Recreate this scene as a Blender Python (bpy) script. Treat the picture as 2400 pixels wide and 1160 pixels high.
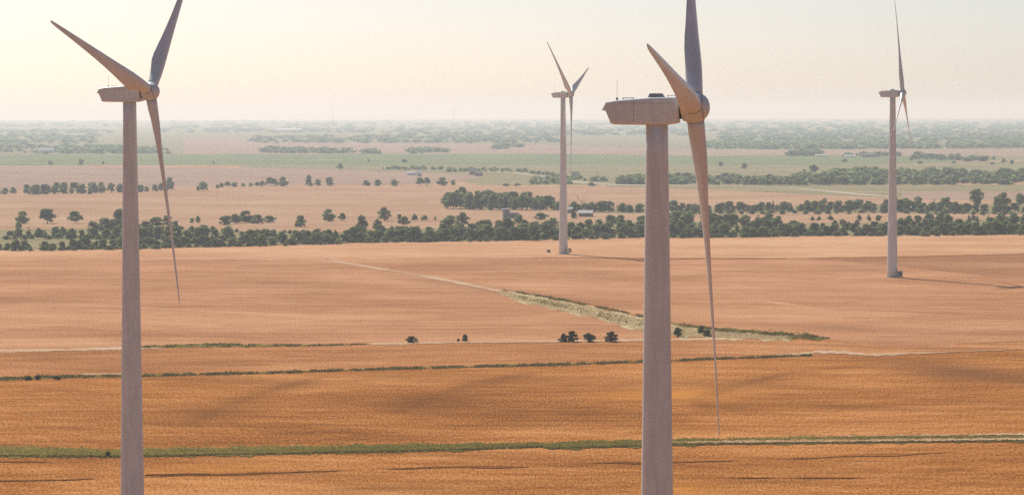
import bpy, math, random, bisect
import numpy as np
from mathutils import Vector, Matrix

for o in list(bpy.data.objects):
    bpy.data.objects.remove(o)
SC = bpy.context.scene
COL = SC.collection

# ------------------------------------------------------------------ camera
FPX = 7600.0                 # focal length in pixels of the 2400 px wide photograph
CAMZ = 75.0
PITCH = math.atan(317.0 / FPX)
ROLL = 0.0022
cp, sp = math.cos(PITCH), math.sin(PITCH)
F_ = Vector((0, cp, -sp)); R0 = Vector((1, 0, 0)); U0 = Vector((0, sp, cp))
R_ = R0 * math.cos(ROLL) - U0 * math.sin(ROLL)
U_ = U0 * math.cos(ROLL) + R0 * math.sin(ROLL)
cam_d = bpy.data.cameras.new('camera'); cam = bpy.data.objects.new('camera', cam_d); COL.objects.link(cam)
cam_d.sensor_width = 36.0; cam_d.lens = 36.0 * FPX / 2400.0
cam_d.clip_start = 1.0; cam_d.clip_end = 200000.0
M = Matrix.Identity(4)
for i in range(3):
    M[i][0] = R_[i]; M[i][1] = U_[i]; M[i][2] = -F_[i]
M[2][3] = CAMZ
cam.matrix_world = M
SC.camera = cam

# ------------------------------------------------------------------ sky, sun, exposure
SUN_EL = math.radians(40.0)
SUN_AZ = math.radians(-24.0)          # from the view axis (+Y), to the left and behind the turbines
world = bpy.data.worlds.new('World'); SC.world = world; world.use_nodes = True
wn = world.node_tree.nodes; wl = world.node_tree.links
for n in list(wn): wn.remove(n)
w_out = wn.new('ShaderNodeOutputWorld'); w_bg = wn.new('ShaderNodeBackground'); w_sky = wn.new('ShaderNodeTexSky')
w_sky.sky_type = 'NISHITA'; w_sky.sun_disc = False
w_sky.sun_elevation = SUN_EL; w_sky.sun_rotation = SUN_AZ
w_sky.altitude = 300.0; w_sky.air_density = 0.52; w_sky.dust_density = 1.3; w_sky.ozone_density = 0.0
w_bg.inputs['Strength'].default_value = 0.092
wl.new(w_sky.outputs[0], w_bg.inputs['Color']); wl.new(w_bg.outputs[0], w_out.inputs['Surface'])

sun_d = bpy.data.lights.new('sun', 'SUN'); sun = bpy.data.objects.new('sun', sun_d); COL.objects.link(sun)
sun_d.energy = 4.5; sun_d.angle = math.radians(0.5); sun_d.color = (1.0, 0.95, 0.87)
sdir = Vector((-math.sin(SUN_AZ) * math.cos(SUN_EL), -math.cos(SUN_AZ) * math.cos(SUN_EL), -math.sin(SUN_EL)))
sun.rotation_euler = sdir.to_track_quat('-Z', 'Y').to_euler()
sun.location = (-200, 400, 400)

SC.view_settings.view_transform = 'Standard'; SC.view_settings.look = 'None'
SC.view_settings.exposure = 0.0; SC.view_settings.gamma = 1.0; SC.view_settings.use_curve_mapping = False
SC.cycles.volume_bounces = 1
SC.cycles.use_denoising = False      # keep the grain the photograph has
SC.cycles.max_bounces = 6

rng = random.Random(11)
nrng = np.random.default_rng(5)

# ------------------------------------------------------------------ terrain
TAB = [(-60000, -74), (-3000, -76), (0, -76), (200, -75.6), (356, -74.4), (579, -71.4), (900, -68.7), (1318, -67.3), (1556, -68.2),
       (2200, -68.6), (4000, -69), (9000, -69), (20000, -69), (70000, -69)]
TX = np.array([t[0] for t in TAB], float); TY = np.array([t[1] for t in TAB], float)
_h = np.diff(TX); _d = np.diff(TY) / _h
_m = np.zeros(len(TX))
for i in range(1, len(TX) - 1):
    if _d[i - 1] * _d[i] > 0:
        w1 = 2 * _h[i] + _h[i - 1]; w2 = _h[i] + 2 * _h[i - 1]
        _m[i] = (w1 + w2) / (w1 / _d[i - 1] + w2 / _d[i])


TXL, TYL, HL_, ML_ = TX.tolist(), TY.tolist(), _h.tolist(), _m.tolist()


def pchip(y):
    i = min(max(bisect.bisect_left(TXL, y) - 1, 0), len(TXL) - 2)
    h = HL_[i]; t = (y - TXL[i]) / h
    return ((1 + 2 * t) * (1 - t) ** 2 * TYL[i] + t * (1 - t) ** 2 * h * ML_[i] + t * t * (3 - 2 * t) * TYL[i + 1] + t * t * (t - 1) * h * ML_[i + 1])


def Z(x, y):
    """Height of the ground (camera stands 75 m above z = 0)."""
    r = math.hypot(x, y)
    k = max(0.0, 1 - r / 2600.0)
    und = 0.55 * math.sin(x * 0.011 + y * 0.0065 + 1.0) + 0.4 * math.sin(x * 0.019 - y * 0.012) + 0.25 * math.sin(y * 0.021 + x * 0.004)
    return CAMZ + pchip(y) + und * k


def ray(px, py):
    return F_ + R_ * ((px - 1200.0) / FPX) + U_ * ((580.0 - py) / FPX)


def G(px, py):
    """Where the line of sight through a point of the photograph meets the ground."""
    d = ray(px, py)
    t = -68.0 / min(d.z, -1e-4)
    dx, dy, dz = d.x, d.y, min(d.z, -1e-4)
    for _ in range(30):
        tn = 0.35 * t + 0.65 * (Z(dx * t, dy * t) - CAMZ) / dz
        if abs(tn - t) < 1e-3: break
        t = tn
    x, y = dx * t, dy * t
    return Vector((x, y, Z(x, y)))


def mpp(p):
    """Metres per photograph pixel at a point."""
    return (p - Vector((0, 0, CAMZ))).dot(F_) / FPX


# ------------------------------------------------------------------ helpers
def tag(o, label=None, cat=None, group=None, kind=None):
    if label: o['label'] = label
    if cat: o['category'] = cat
    if group: o['group'] = group
    if kind: o['kind'] = kind
    return o


def mesh(name, verts, faces, mats, smooth=False, fmat=None):
    me = bpy.data.meshes.new(name)
    me.from_pydata([tuple(v) for v in verts], [], faces)
    for m in (mats if isinstance(mats, (list, tuple)) else [mats]):
        me.materials.append(m)
    if fmat: me.polygons.foreach_set('material_index', fmat)
    if smooth: me.polygons.foreach_set('use_smooth', [True] * len(me.polygons))
    me.update()
    return me


def obj(name, me, parent=None, loc=None):
    o = bpy.data.objects.new(name, me); COL.objects.link(o)
    if parent: o.parent = parent
    if loc is not None: o.location = loc
    return o


def empty(name, loc=(0, 0, 0), rz=0.0):
    o = bpy.data.objects.new(name, None); COL.objects.link(o)
    o.location = loc; o.rotation_euler = (0, 0, rz); o.empty_display_size = 1.0
    return o


class MB:
    """Collects simple solids into one mesh."""
    def __init__(s): s.v = []; s.f = []

    def add(s, vs, fs):
        b = len(s.v); s.v += [Vector(v) for v in vs]; s.f += [tuple(b + i for i in f) for f in fs]

    def box(s, c, d, rz=0.0):
        x, y, z = d[0] / 2, d[1] / 2, d[2] / 2
        ca, sa = math.cos(rz), math.sin(rz)
        vs = []
        for sx, sy, sz in ((-1, -1, -1), (1, -1, -1), (1, 1, -1), (-1, 1, -1), (-1, -1, 1), (1, -1, 1), (1, 1, 1), (-1, 1, 1)):
            a, b = sx * x, sy * y
            vs.append((c[0] + a * ca - b * sa, c[1] + a * sa + b * ca, c[2] + sz * z))
        s.add(vs, [(3, 2, 1, 0), (4, 5, 6, 7), (0, 1, 5, 4), (1, 2, 6, 5), (2, 3, 7, 6), (3, 0, 4, 7)])

    def lathe(s, prof, n=24, mat=None, caps=True):
        """prof: (radius, z) from bottom to top, about Z; mat: 4x4 placing it."""
        vs = []
        for r, z in prof:
            for k in range(n):
                a = 2 * math.pi * k / n
                v = Vector((r * math.cos(a), r * math.sin(a), z))
                vs.append(mat @ v if mat else v)
        fs = []
        for i in range(len(prof) - 1):
            for k in range(n):
                k2 = (k + 1) % n
                fs.append((i * n + k, i * n + k2, (i + 1) * n + k2, (i + 1) * n + k))
        if caps:
            fs.append(tuple(reversed(range(n)))); fs.append(tuple((len(prof) - 1) * n + k for k in range(n)))
        s.add(vs, fs)

    def tube(s, p, q, r0, r1, n=7):
        p, q = Vector(p), Vector(q)
        m = (q - p).to_track_quat('Z', 'Y').to_matrix().to_4x4(); m.translation = p
        s.lathe([(r0, 0), (r1, (q - p).length)], n, m)

    def prism(s, pts, y0, y1):
        """Side outline pts (x,z), counter-clockwise seen from -Y, swept from y0 to y1."""
        n = len(pts)
        vs = [(x, y0, z) for x, z in pts] + [(x, y1, z) for x, z in pts]
        fs = [tuple(range(n)), tuple(reversed(range(n, 2 * n)))]
        for i in range(n):
            j = (i + 1) % n
            fs.append((i, n + i, n + j, j))
        s.add(vs, fs)

    def build(s, name, mat, parent=None, smooth=False, loc=None):
        return obj(name, mesh(name, s.v, s.f, mat, smooth), parent, loc)


# ------------------------------------------------------------------ materials
def new_mat(name):
    m = bpy.data.materials.new(name); m.use_nodes = True
    nt = m.node_tree
    for n in list(nt.nodes): nt.nodes.remove(n)
    out = nt.nodes.new('ShaderNodeOutputMaterial')
    return m, nt, out


def N(nt, t, **kw):
    n = nt.nodes.new(t)
    for k, v in kw.items(): setattr(n, k, v)
    return n


def noise(nt, vec, scale, detail=3.0, rough=0.55):
    n = N(nt, 'ShaderNodeTexNoise'); n.inputs['Scale'].default_value = scale
    n.inputs['Detail'].default_value = detail; n.inputs['Roughness'].default_value = rough
    nt.links.new(vec, n.inputs['Vector'])
    return n.outputs['Fac']


def mapping(nt, src, scale=(1, 1, 1), rz=0.0, loc=(0, 0, 0)):
    m = N(nt, 'ShaderNodeMapping'); m.vector_type = 'TEXTURE' if False else 'POINT'
    m.inputs['Scale'].default_value = scale; m.inputs['Rotation'].default_value = (0, 0, rz); m.inputs['Location'].default_value = loc
    nt.links.new(src, m.inputs['Vector'])
    return m.outputs[0]


def math_(nt, op, a, b=None, clamp=False):
    n = N(nt, 'ShaderNodeMath', operation=op); n.use_clamp = clamp
    for i, v in enumerate((a, b)):
        if v is None: continue
        if isinstance(v, (int, float)): n.inputs[i].default_value = v
        else: nt.links.new(v, n.inputs[i])
    return n.outputs[0]


def ramp(nt, fac, stops):
    r = N(nt, 'ShaderNodeValToRGB'); cr = r.color_ramp
    while len(cr.elements) < len(stops): cr.elements.new(0.5)
    for e, (p, c) in zip(cr.elements, stops):
        e.position = p; e.color = (*c, 1.0)
    nt.links.new(fac, r.inputs['Fac'])
    return r.outputs['Color']


def mix(nt, fac, a, b, mode='MIX'):
    n = N(nt, 'ShaderNodeMix', data_type='RGBA', blend_type=mode)
    for i, v in ((0, fac), (6, a), (7, b)):
        if isinstance(v, (int, float)): n.inputs[i].default_value = v
        elif isinstance(v, tuple): n.inputs[i].default_value = (*v, 1.0)
        else: nt.links.new(v, n.inputs[i])
    return n.outputs[2]


def field_mat(name, dark, mid, light, rz=0.03, big=1.0, streak=1.0, fine=1.0, bump=0.18, patch=None, seed=0.0, smears=()):
    """Cropland seen from afar: broad patches, drill rows and tracks along the rows, fine ear-by-ear speckle."""
    m, nt, out = new_mat(name)
    wpos = N(nt, 'ShaderNodeNewGeometry').outputs['Position']
    pos = mapping(nt, wpos, (1, 1, 0), 0.0, (seed, seed * 1.7, 0))
    row = mapping(nt, pos, (1, 1, 1), rz)
    a = noise(nt, mapping(nt, row, (1 / 120.0, 1 / 90.0, 1)), 1.0, 4, 0.6)
    b = noise(nt, mapping(nt, row, (1 / 42.0, 1 / 9.0, 1)), 1.0, 4, 0.62)
    b2 = noise(nt, mapping(nt, row, (1 / 12.0, 1 / 3.6, 1)), 1.0, 3, 0.6)
    c = noise(nt, mapping(nt, pos, (1 / 0.42, 1 / 3.4, 1)), 1.0, 2, 0.85)
    s = math_(nt, 'MULTIPLY', math_(nt, 'SUBTRACT', a, 0.5), 1.5 * big)
    s = math_(nt, 'ADD', s, math_(nt, 'MULTIPLY', math_(nt, 'SUBTRACT', b, 0.5), 1.1 * streak))
    s = math_(nt, 'ADD', s, math_(nt, 'MULTIPLY', math_(nt, 'SUBTRACT', b2, 0.5), 0.75 * streak))
    s = math_(nt, 'ADD', s, math_(nt, 'MULTIPLY', math_(nt, 'SUBTRACT', c, 0.5), 2.4 * fine))
    s = math_(nt, 'ADD', s, 0.5, True)
    col = ramp(nt, s, [(0.0, dark), (0.5, mid), (1.0, light)])
    # thin wheel ruts and lodged lines: their shade painted as long, dark, broken lines
    w = noise(nt, mapping(nt, row, (1 / 220.0, 1 / 16.0, 1), 0, (3.3, 1.2, 0)), 1.0, 2, 0.5)
    w = math_(nt, 'ABSOLUTE', math_(nt, 'SUBTRACT', w, 0.5))
    w = math_(nt, 'SUBTRACT', 1.0, math_(nt, 'MULTIPLY', w, 55.0), True)
    gate = noise(nt, mapping(nt, row, (1 / 60.0, 1 / 40.0, 1), 0, (8.1, 4.4, 0)), 1.0, 2, 0.5)
    gate = math_(nt, 'MULTIPLY', math_(nt, 'SUBTRACT', gate, 0.52), 7.0, True)
    w = math_(nt, 'MULTIPLY', math_(nt, 'MULTIPLY', w, gate), 0.6 * streak)
    col = mix(nt, w, col, tuple(0.55 * x for x in dark))
    dg = mapping(nt, pos, (1, 1, 1), rz + 0.42)
    dn = N(nt, 'ShaderNodeTexNoise'); dn.inputs['Scale'].default_value = 1.0; dn.inputs['Detail'].default_value = 3.0; dn.inputs['Distortion'].default_value = 0.7
    nt.links.new(mapping(nt, dg, (1 / 150.0, 1 / 30.0, 1), 0, (5.5, 2.2, 0)), dn.inputs['Vector'])
    dv = math_(nt, 'MULTIPLY', math_(nt, 'SUBTRACT', dn.outputs['Fac'], 0.53), 5.0, True)
    dv = math_(nt, 'MULTIPLY', dv, math_(nt, 'ADD', 0.15, math_(nt, 'MULTIPLY', b, 0.9)))
    col = mix(nt, math_(nt, 'MULTIPLY', dv, 0.75 * streak, True), col, dark)
    if patch:
        pn = noise(nt, mapping(nt, row, (1 / 60.0, 1 / 25.0, 1), 0, (1.1, 7.7, 0)), 1.0, 4, 0.6)
        pn = math_(nt, 'MULTIPLY', math_(nt, 'SUBTRACT', pn, 0.55), 8.0, True)
        col = mix(nt, math_(nt, 'MULTIPLY', pn, 0.7), col, patch)
    # lodged or thin crop: long soft-edged patches that lie where the photograph shows them
    for (xa, ya, xb, yb, hw, tint, amt) in smears:
        A, B = G(xa, ya), G(xb, yb); c_ = (A + B) / 2; dv_ = B - A
        q = mapping(nt, wpos, (1, 1, 0), 0.0, (-c_.x, -c_.y, 0))
        q = mapping(nt, q, (1, 1, 1), -math.atan2(dv_.y, dv_.x))
        wv = N(nt, 'ShaderNodeVectorMath', operation='LENGTH')
        nt.links.new(mapping(nt, q, (2.0 / (dv_.length * 1.25), 1.0 / hw, 0)), wv.inputs[0])
        mk = math_(nt, 'SUBTRACT', 1.0, wv.outputs['Value'], True)
        mk = math_(nt, 'MULTIPLY', mk, math_(nt, 'MULTIPLY', math_(nt, 'ADD', math_(nt, 'MULTIPLY', b2, 1.6), -0.15), 1.15 * amt), True)
        col = mix(nt, mk, col, tint)
    d = N(nt, 'ShaderNodeBsdfDiffuse'); nt.links.new(col, d.inputs['Color'])
    if bump:
        bp = N(nt, 'ShaderNodeBump'); bp.inputs['Strength'].default_value = bump; bp.inputs['Distance'].default_value = 0.5
        nt.links.new(c, bp.inputs['Height']); nt.links.new(bp.outputs[0], d.inputs['Normal'])
    nt.links.new(d.outputs[0], out.inputs['Surface'])
    return m


def paint_mat(name, col, rough=0.4, grime=0.12, scale=0.8):
    m, nt, out = new_mat(name)
    tc = N(nt, 'ShaderNodeTexCoord').outputs['Object']
    a = noise(nt, mapping(nt, tc, (1.6, 1.6, 0.22)), scale, 5, 0.65)
    b = noise(nt, tc, 4.5, 4, 0.85)
    f = math_(nt, 'ADD', math_(nt, 'MULTIPLY', a, 0.5), math_(nt, 'MULTIPLY', b, 0.5))
    c = ramp(nt, f, [(0.3, tuple(x * (1 - 2.2 * grime) for x in col)), (0.62, col), (1.0, tuple(min(1, x * 1.05) for x in col))])
    p = N(nt, 'ShaderNodeBsdfPrincipled'); nt.links.new(c, p.inputs['Base Color'])
    p.inputs['Roughness'].default_value = rough; p.inputs['Specular IOR Level'].default_value = 0.35
    nt.links.new(p.outputs[0], out.inputs['Surface'])
    return m


def leaf_mat(name, dark, light, transl=0.35, glow=(0.30, 0.38, 0.13)):
    m, nt, out = new_mat(name)
    oi = N(nt, 'ShaderNodeObjectInfo').outputs['Random']
    tc = N(nt, 'ShaderNodeTexCoord').outputs['Object']
    g = N(nt, 'ShaderNodeNewGeometry').outputs['Random Per Island']
    n1 = noise(nt, tc, 5.0, 2, 0.6)
    f = math_(nt, 'ADD', math_(nt, 'MULTIPLY', oi, 0.45), math_(nt, 'ADD', math_(nt, 'MULTIPLY', g, 0.35), math_(nt, 'MULTIPLY', n1, 0.6)))
    c = ramp(nt, f, [(0.42, dark), (0.98, light)])
    d = N(nt, 'ShaderNodeBsdfDiffuse'); t = N(nt, 'ShaderNodeBsdfTranslucent')
    nt.links.new(c, d.inputs['Color'])
    nt.links.new(mix(nt, 0.5, c, glow), t.inputs['Color'])
    mx = N(nt, 'ShaderNodeMixShader'); mx.inputs[0].default_value = transl
    nt.links.new(d.outputs[0], mx.inputs[1]); nt.links.new(t.outputs[0], mx.inputs[2])
    nt.links.new(mx.outputs[0], out.inputs['Surface'])
    return m


_dk = (0.17, 0.062, 0.014); _br = (0.20, 0.085, 0.035); _or = (0.72, 0.30, 0.055); _pl = (0.80, 0.50, 0.30)
SM_NEAR = [(420, 1000, 560, 935, 16, _dk, 0.8), (560, 935, 750, 885, 9, _dk, 0.75), (930, 965, 1060, 915, 14, _dk, 0.65), (1060, 918, 1250, 874, 7, _dk, 0.7), (780, 900, 900, 884, 6, _dk, 0.5),
           (1690, 910, 1870, 870, 8, _dk, 0.7), (1640, 945, 1800, 962, 10, _dk, 0.7), (1800, 960, 2200, 945, 9, _dk, 0.6), (2090, 838, 2420, 905, 22, _br, 1.0), (1420, 935, 1700, 915, 26, _or, 0.8), (1380, 920, 1500, 895, 6, _dk, 0.5),
           (1700, 990, 2400, 985, 4, _dk, 0.6), (240, 955, 420, 950, 5, _dk, 0.5), (700, 1030, 1100, 1015, 5, _dk, 0.4), (1580, 1130, 2100, 1128, 5, _dk, 0.7), (650, 1150, 1100, 1140, 7, _dk, 0.6), (1500, 1140, 1700, 1150, 14, _or, 0.7), (340, 1100, 700, 1092, 10, _or, 0.5), (330, 870, 560, 855, 5, _dk, 0.4)]
SM_NEAR = [t if t[4] > 20 or t[5] is _or else (t[0], t[1], t[2], t[3], t[4], t[5], t[6] * 0.8) for t in SM_NEAR]
for _arc in ([(430, 1003), (520, 958), (620, 917), (755, 883)], [(940, 965), (1020, 927), (1110, 896), (1260, 872)], [(1660, 972), (1640, 935), (1725, 903), (1870, 870), (2050, 856)], [(1650, 948), (1760, 966), (1950, 976)]):
    for _a, _b in zip(_arc[:-1], _arc[1:]):
        SM_NEAR.append((_a[0], _a[1], _b[0], _b[1], 4.0, _dk, 0.5))
SM_MID = [(880, 642, 1500, 725, 16, _br, 0.6), (1750, 760, 2150, 775, 26, _br, 0.6), (150, 712, 460, 728, 5, _pl, 0.7), (460, 728, 820, 744, 5, _pl, 0.7), (820, 748, 1300, 760, 4, _pl, 0.5), (1760, 700, 1900, 722, 4, _pl, 0.6),
          (1850, 640, 2060, 648, 6, _br, 0.5), (1640, 640, 1800, 632, 6, _br, 0.5), (1900, 722, 2400, 742, 5, _br, 0.7), (520, 660, 800, 668, 10, _br, 0.35), (0, 790, 600, 780, 10, _br, 0.45), (2150, 705, 2420, 702, 4, _br, 0.7)]
WHEAT = field_mat('wheat', (0.21, 0.074, 0.016), (0.445, 0.168, 0.038), (0.67, 0.315, 0.115), smears=SM_NEAR)
WHEAT_PALE = field_mat('pale wheat stubble', (0.46, 0.215, 0.10), (0.63, 0.34, 0.175), (0.77, 0.49, 0.29), rz=-0.05, seed=40)
WHEAT_RED = field_mat('reddish wheat', (0.33, 0.140, 0.058), (0.53, 0.252, 0.118), (0.70, 0.385, 0.205), rz=0.09, seed=90, smears=SM_MID)
WHEAT_TAN = field_mat('light golden wheat', (0.27, 0.105, 0.034), (0.49, 0.208, 0.074), (0.69, 0.35, 0.16), seed=60)
FALLOW = field_mat('brown fallow', (0.27, 0.115, 0.048), (0.43, 0.20, 0.09), (0.58, 0.31, 0.16), rz=0.22, streak=1.2, seed=130)
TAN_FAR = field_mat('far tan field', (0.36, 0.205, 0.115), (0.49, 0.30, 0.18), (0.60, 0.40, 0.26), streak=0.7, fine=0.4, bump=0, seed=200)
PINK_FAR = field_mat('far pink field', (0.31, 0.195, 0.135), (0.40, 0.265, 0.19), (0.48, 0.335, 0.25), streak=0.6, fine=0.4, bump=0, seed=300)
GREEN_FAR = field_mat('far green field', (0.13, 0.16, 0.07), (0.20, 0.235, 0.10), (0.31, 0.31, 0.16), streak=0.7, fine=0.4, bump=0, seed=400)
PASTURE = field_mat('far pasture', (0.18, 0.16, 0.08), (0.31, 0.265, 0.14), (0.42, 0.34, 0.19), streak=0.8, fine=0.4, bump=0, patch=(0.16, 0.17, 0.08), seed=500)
VERGE = field_mat('grass verge', (0.09, 0.08, 0.018), (0.19, 0.155, 0.036), (0.38, 0.27, 0.08), big=1.2, seed=600)
DRY = field_mat('dry pale grass', (0.40, 0.29, 0.15), (0.66, 0.50, 0.29), (0.78, 0.63, 0.40), patch=(0.44, 0.36, 0.18), seed=700)
SAND = field_mat('sandy track', (0.46, 0.22, 0.09), (0.58, 0.37, 0.22), (0.76, 0.59, 0.42), streak=1.0, big=1.3, seed=800)
RUT = field_mat('painted rut shade and field edge', (0.13, 0.045, 0.010), (0.29, 0.11, 0.024), (0.46, 0.18, 0.04), seed=900)  # rut shade painted as darker brown; also colours the dark field edges
ROAD = field_mat('pale gravel road', (0.42, 0.34, 0.25), (0.54, 0.45, 0.34), (0.64, 0.55, 0.44), streak=0.2, fine=0.3, bump=0, seed=950)

WHITE = paint_mat('off white turbine paint', (0.79, 0.83, 0.835), 0.45, 0.16)
WHITE_B = paint_mat('off white blade gelcoat', (0.78, 0.81, 0.815), 0.35, 0.13)
DARKGAP = paint_mat('dark rubber seal', (0.03, 0.03, 0.03), 0.7, 0.1)
GREYM = paint_mat('grey galvanised metal', (0.33, 0.34, 0.34), 0.5)
CONC = paint_mat('weathered concrete', (0.42, 0.40, 0.37), 0.9, 0.2, 3.0)
GREENBOX = paint_mat('dark green cabinet paint', (0.06, 0.08, 0.06), 0.5)
ROOFW = paint_mat('white metal roof', (0.78, 0.77, 0.75), 0.35, 0.08)
WALLG = paint_mat('grey boarded wall', (0.36, 0.33, 0.32), 0.8, 0.15)
WALLP = paint_mat('pinkish brick wall', (0.40, 0.24, 0.20), 0.8, 0.15)
ROOFG = paint_mat('grey shingle roof', (0.22, 0.20, 0.20), 0.8, 0.15)
GLASS = paint_mat('dark window glass', (0.03, 0.035, 0.04), 0.1, 0.05)
BARK = paint_mat('bark', (0.11, 0.085, 0.065), 0.9, 0.25, 6.0)
DEADB = paint_mat('bleached dead wood', (0.26, 0.22, 0.19), 0.9, 0.2, 6.0)
LEAF = leaf_mat('broadleaf foliage', (0.05, 0.082, 0.040), (0.32, 0.39, 0.18), 0.55)
LEAF_O = leaf_mat('olive foliage', (0.07, 0.095, 0.048), (0.38, 0.41, 0.23), 0.55)
CEDAR = leaf_mat('cedar foliage', (0.025, 0.045, 0.025), (0.14, 0.18, 0.095), 0.4)
SCRUB = leaf_mat('scrub foliage', (0.018, 0.028, 0.008), (0.085, 0.105, 0.030), 0.2)
WEED = leaf_mat('green brown weeds', (0.05, 0.046, 0.012), (0.28, 0.21, 0.065), 0.4, (0.22, 0.18, 0.05))
GRASS = leaf_mat('green and straw grass blades', (0.10, 0.09, 0.018), (0.46, 0.35, 0.10), 0.45, (0.32, 0.26, 0.06))
STRAW = leaf_mat('pale dry grass blades', (0.50, 0.40, 0.22), (0.74, 0.60, 0.37), 0.5, (0.6, 0.47, 0.26))

# ------------------------------------------------------------------ ground: one sheet to the horizon
def axis(segs):
    out = []
    for a, b, n in segs:
        out += list(np.linspace(a, b, n, endpoint=False))
    out.append(segs[-1][1])
    return out


ys = axis([(-31000, -3000, 12), (-3000, 0, 12), (0, 500, 25), (500, 1800, 130), (1800, 2800, 60), (2800, 6000, 50), (6000, 31000, 60)])
xh = axis([(0, 420, 42), (420, 1200, 30), (1200, 4000, 24), (4000, 31000, 30)])
xs = [-x for x in reversed(xh[1:])] + xh
gv = [(x, y, Z(x, y)) for y in ys for x in xs]
nx = len(xs)
gf = [(j * nx + i, j * nx + i + 1, (j + 1) * nx + i + 1, (j + 1) * nx + i) for j in range(len(ys) - 1) for i in range(nx - 1)]
ground = obj('ground', mesh('ground', gv, gf, WHEAT, True))
tag(ground, 'wide golden wheat ground stretching out to the horizon', 'ground', kind='structure')


def band(name, mat, pts, z, label, cat='field', nrow=4, step=5.0, rag=0.0, rag_seed=1, kind='structure', ragx=12.0):
    """A sheet laid on the ground. pts: (px, py_far, py_near) across the photograph; rag: metres of ragged edge."""
    r = random.Random(rag_seed)
    cols = []
    for (x0, a0, b0), (x1, a1, b1) in zip(pts[:-1], pts[1:]):
        n = max(1, int(abs(x1 - x0) / step))
        for k in range(n):
            t = k / n
            cols.append((x0 + (x1 - x0) * t, a0 + (a1 - a0) * t, b0 + (b1 - b0) * t))
    cols.append(pts[-1])
    ph = [r.uniform(0, 6.28) for _ in range(8)]

    def wob(px, s):
        return sum(math.sin(px / (ragx * (1.9 ** k)) + ph[(k + s) % 8]) / (1 + 0.3 * k) for k in range(4)) / 2.2
    vs = []
    for px, a, b in cols:
        far, near = G(px, a), G(px, b)
        dirv = (far - near); ln = max(dirv.length, 1e-3); dirv /= ln
        k = min(rag, ln * 0.45)
        far = far + dirv * k * (wob(px, 0) + r.uniform(-.35, .35)); near = near + dirv * k * (wob(px, 3) + r.uniform(-.35, .35))
        for i in range(nrow + 1):
            p = near.lerp(far, i / nrow)
            vs.append((p.x, p.y, Z(p.x, p.y) + z))
    m = nrow + 1
    fs = [(i * m + j, (i + 1) * m + j, (i + 1) * m + j + 1, i * m + j + 1) for i in range(len(cols) - 1) for j in range(nrow)]
    o = obj(name, mesh(name, vs, fs, mat, True))
    return tag(o, label, cat, kind=kind)


# ---- fields, nearest first
band('wheat_field', WHEAT_PALE, [(-260, 588, 617), (0, 587, 614), (330, 584, 610), (760, 572, 607), (1300, 557, 604), (1600, 556, 606), (1830, 554, 606), (2400, 548, 595), (2660, 546, 592)],
     0.05, 'paler cut strip of wheat in front of the near tree belt', rag=3, nrow=6)
band('wheat_field', WHEAT_RED, [(-260, 617.5, 826), (0, 614.5, 820), (330, 610.5, 814), (760, 608, 808), (900, 634, 806), (1060, 662, 803), (1180, 690, 801), (1350, 733, 799), (1500, 772, 798), (1560, 786, 797)],
     0.05, 'reddish wheat field between the left tower and the dry waterway', rag=1.5, nrow=12)
band('wheat_field', WHEAT_RED, [(770, 607, 609), (900, 606.5, 631), (1060, 606, 658), (1180, 605, 682), (1350, 605, 704), (1500, 607, 742), (1620, 607, 764), (1830, 607, 786), (1960, 606, 800), (2100, 603, 812), (2400, 597, 800), (2660, 593, 796)],
     0.06, 'reddish wheat field behind the dry waterway, around the right tower', rag=1.5, nrow=12)
band('wheat_field', WHEAT_TAN, [(-260, 827, 893), (0, 821, 889), (330, 814, 881), (760, 808, 870), (1060, 803, 862), (1300, 800, 855), (1560, 796, 847), (1700, 794, 841), (1840, 797, 836), (1960, 801, 831), (2100, 811, 830), (2400, 801, 819), (2660, 797, 813)],
     0.045, 'lighter golden wheat strip between the bush line and the hedge line', rag=1.5, nrow=6)
band('fallow_field', FALLOW, [(1900, 607, 608), (2000, 604.5, 614), (2100, 602.5, 624), (2250, 599.5, 640), (2400, 596.5, 656), (2660, 594, 680)],
     0.09, 'brownish wedge of fallow behind the right tower', rag=2, nrow=6)
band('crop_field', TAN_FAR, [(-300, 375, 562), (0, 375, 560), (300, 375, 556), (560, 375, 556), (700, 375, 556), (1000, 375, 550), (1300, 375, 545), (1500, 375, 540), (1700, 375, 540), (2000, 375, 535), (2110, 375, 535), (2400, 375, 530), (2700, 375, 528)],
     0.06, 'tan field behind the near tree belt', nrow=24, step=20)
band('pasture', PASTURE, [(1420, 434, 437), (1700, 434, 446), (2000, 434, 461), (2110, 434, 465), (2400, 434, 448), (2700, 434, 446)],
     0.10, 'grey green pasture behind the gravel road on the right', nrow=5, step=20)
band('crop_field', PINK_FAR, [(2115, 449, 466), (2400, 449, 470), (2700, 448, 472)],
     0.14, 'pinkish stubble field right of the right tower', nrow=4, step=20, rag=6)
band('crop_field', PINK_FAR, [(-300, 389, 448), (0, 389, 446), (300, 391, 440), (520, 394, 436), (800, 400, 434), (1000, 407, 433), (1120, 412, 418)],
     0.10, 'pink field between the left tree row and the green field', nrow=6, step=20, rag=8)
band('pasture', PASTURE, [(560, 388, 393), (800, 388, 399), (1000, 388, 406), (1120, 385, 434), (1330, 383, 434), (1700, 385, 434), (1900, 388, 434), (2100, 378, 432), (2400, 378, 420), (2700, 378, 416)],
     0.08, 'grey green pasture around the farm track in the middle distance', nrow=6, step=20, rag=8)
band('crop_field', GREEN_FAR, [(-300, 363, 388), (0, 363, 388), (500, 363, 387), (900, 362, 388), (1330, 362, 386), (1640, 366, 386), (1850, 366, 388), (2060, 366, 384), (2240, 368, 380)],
     0.12, 'long green field in front of the hazy woods', nrow=4, step=25, rag=10)
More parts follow.
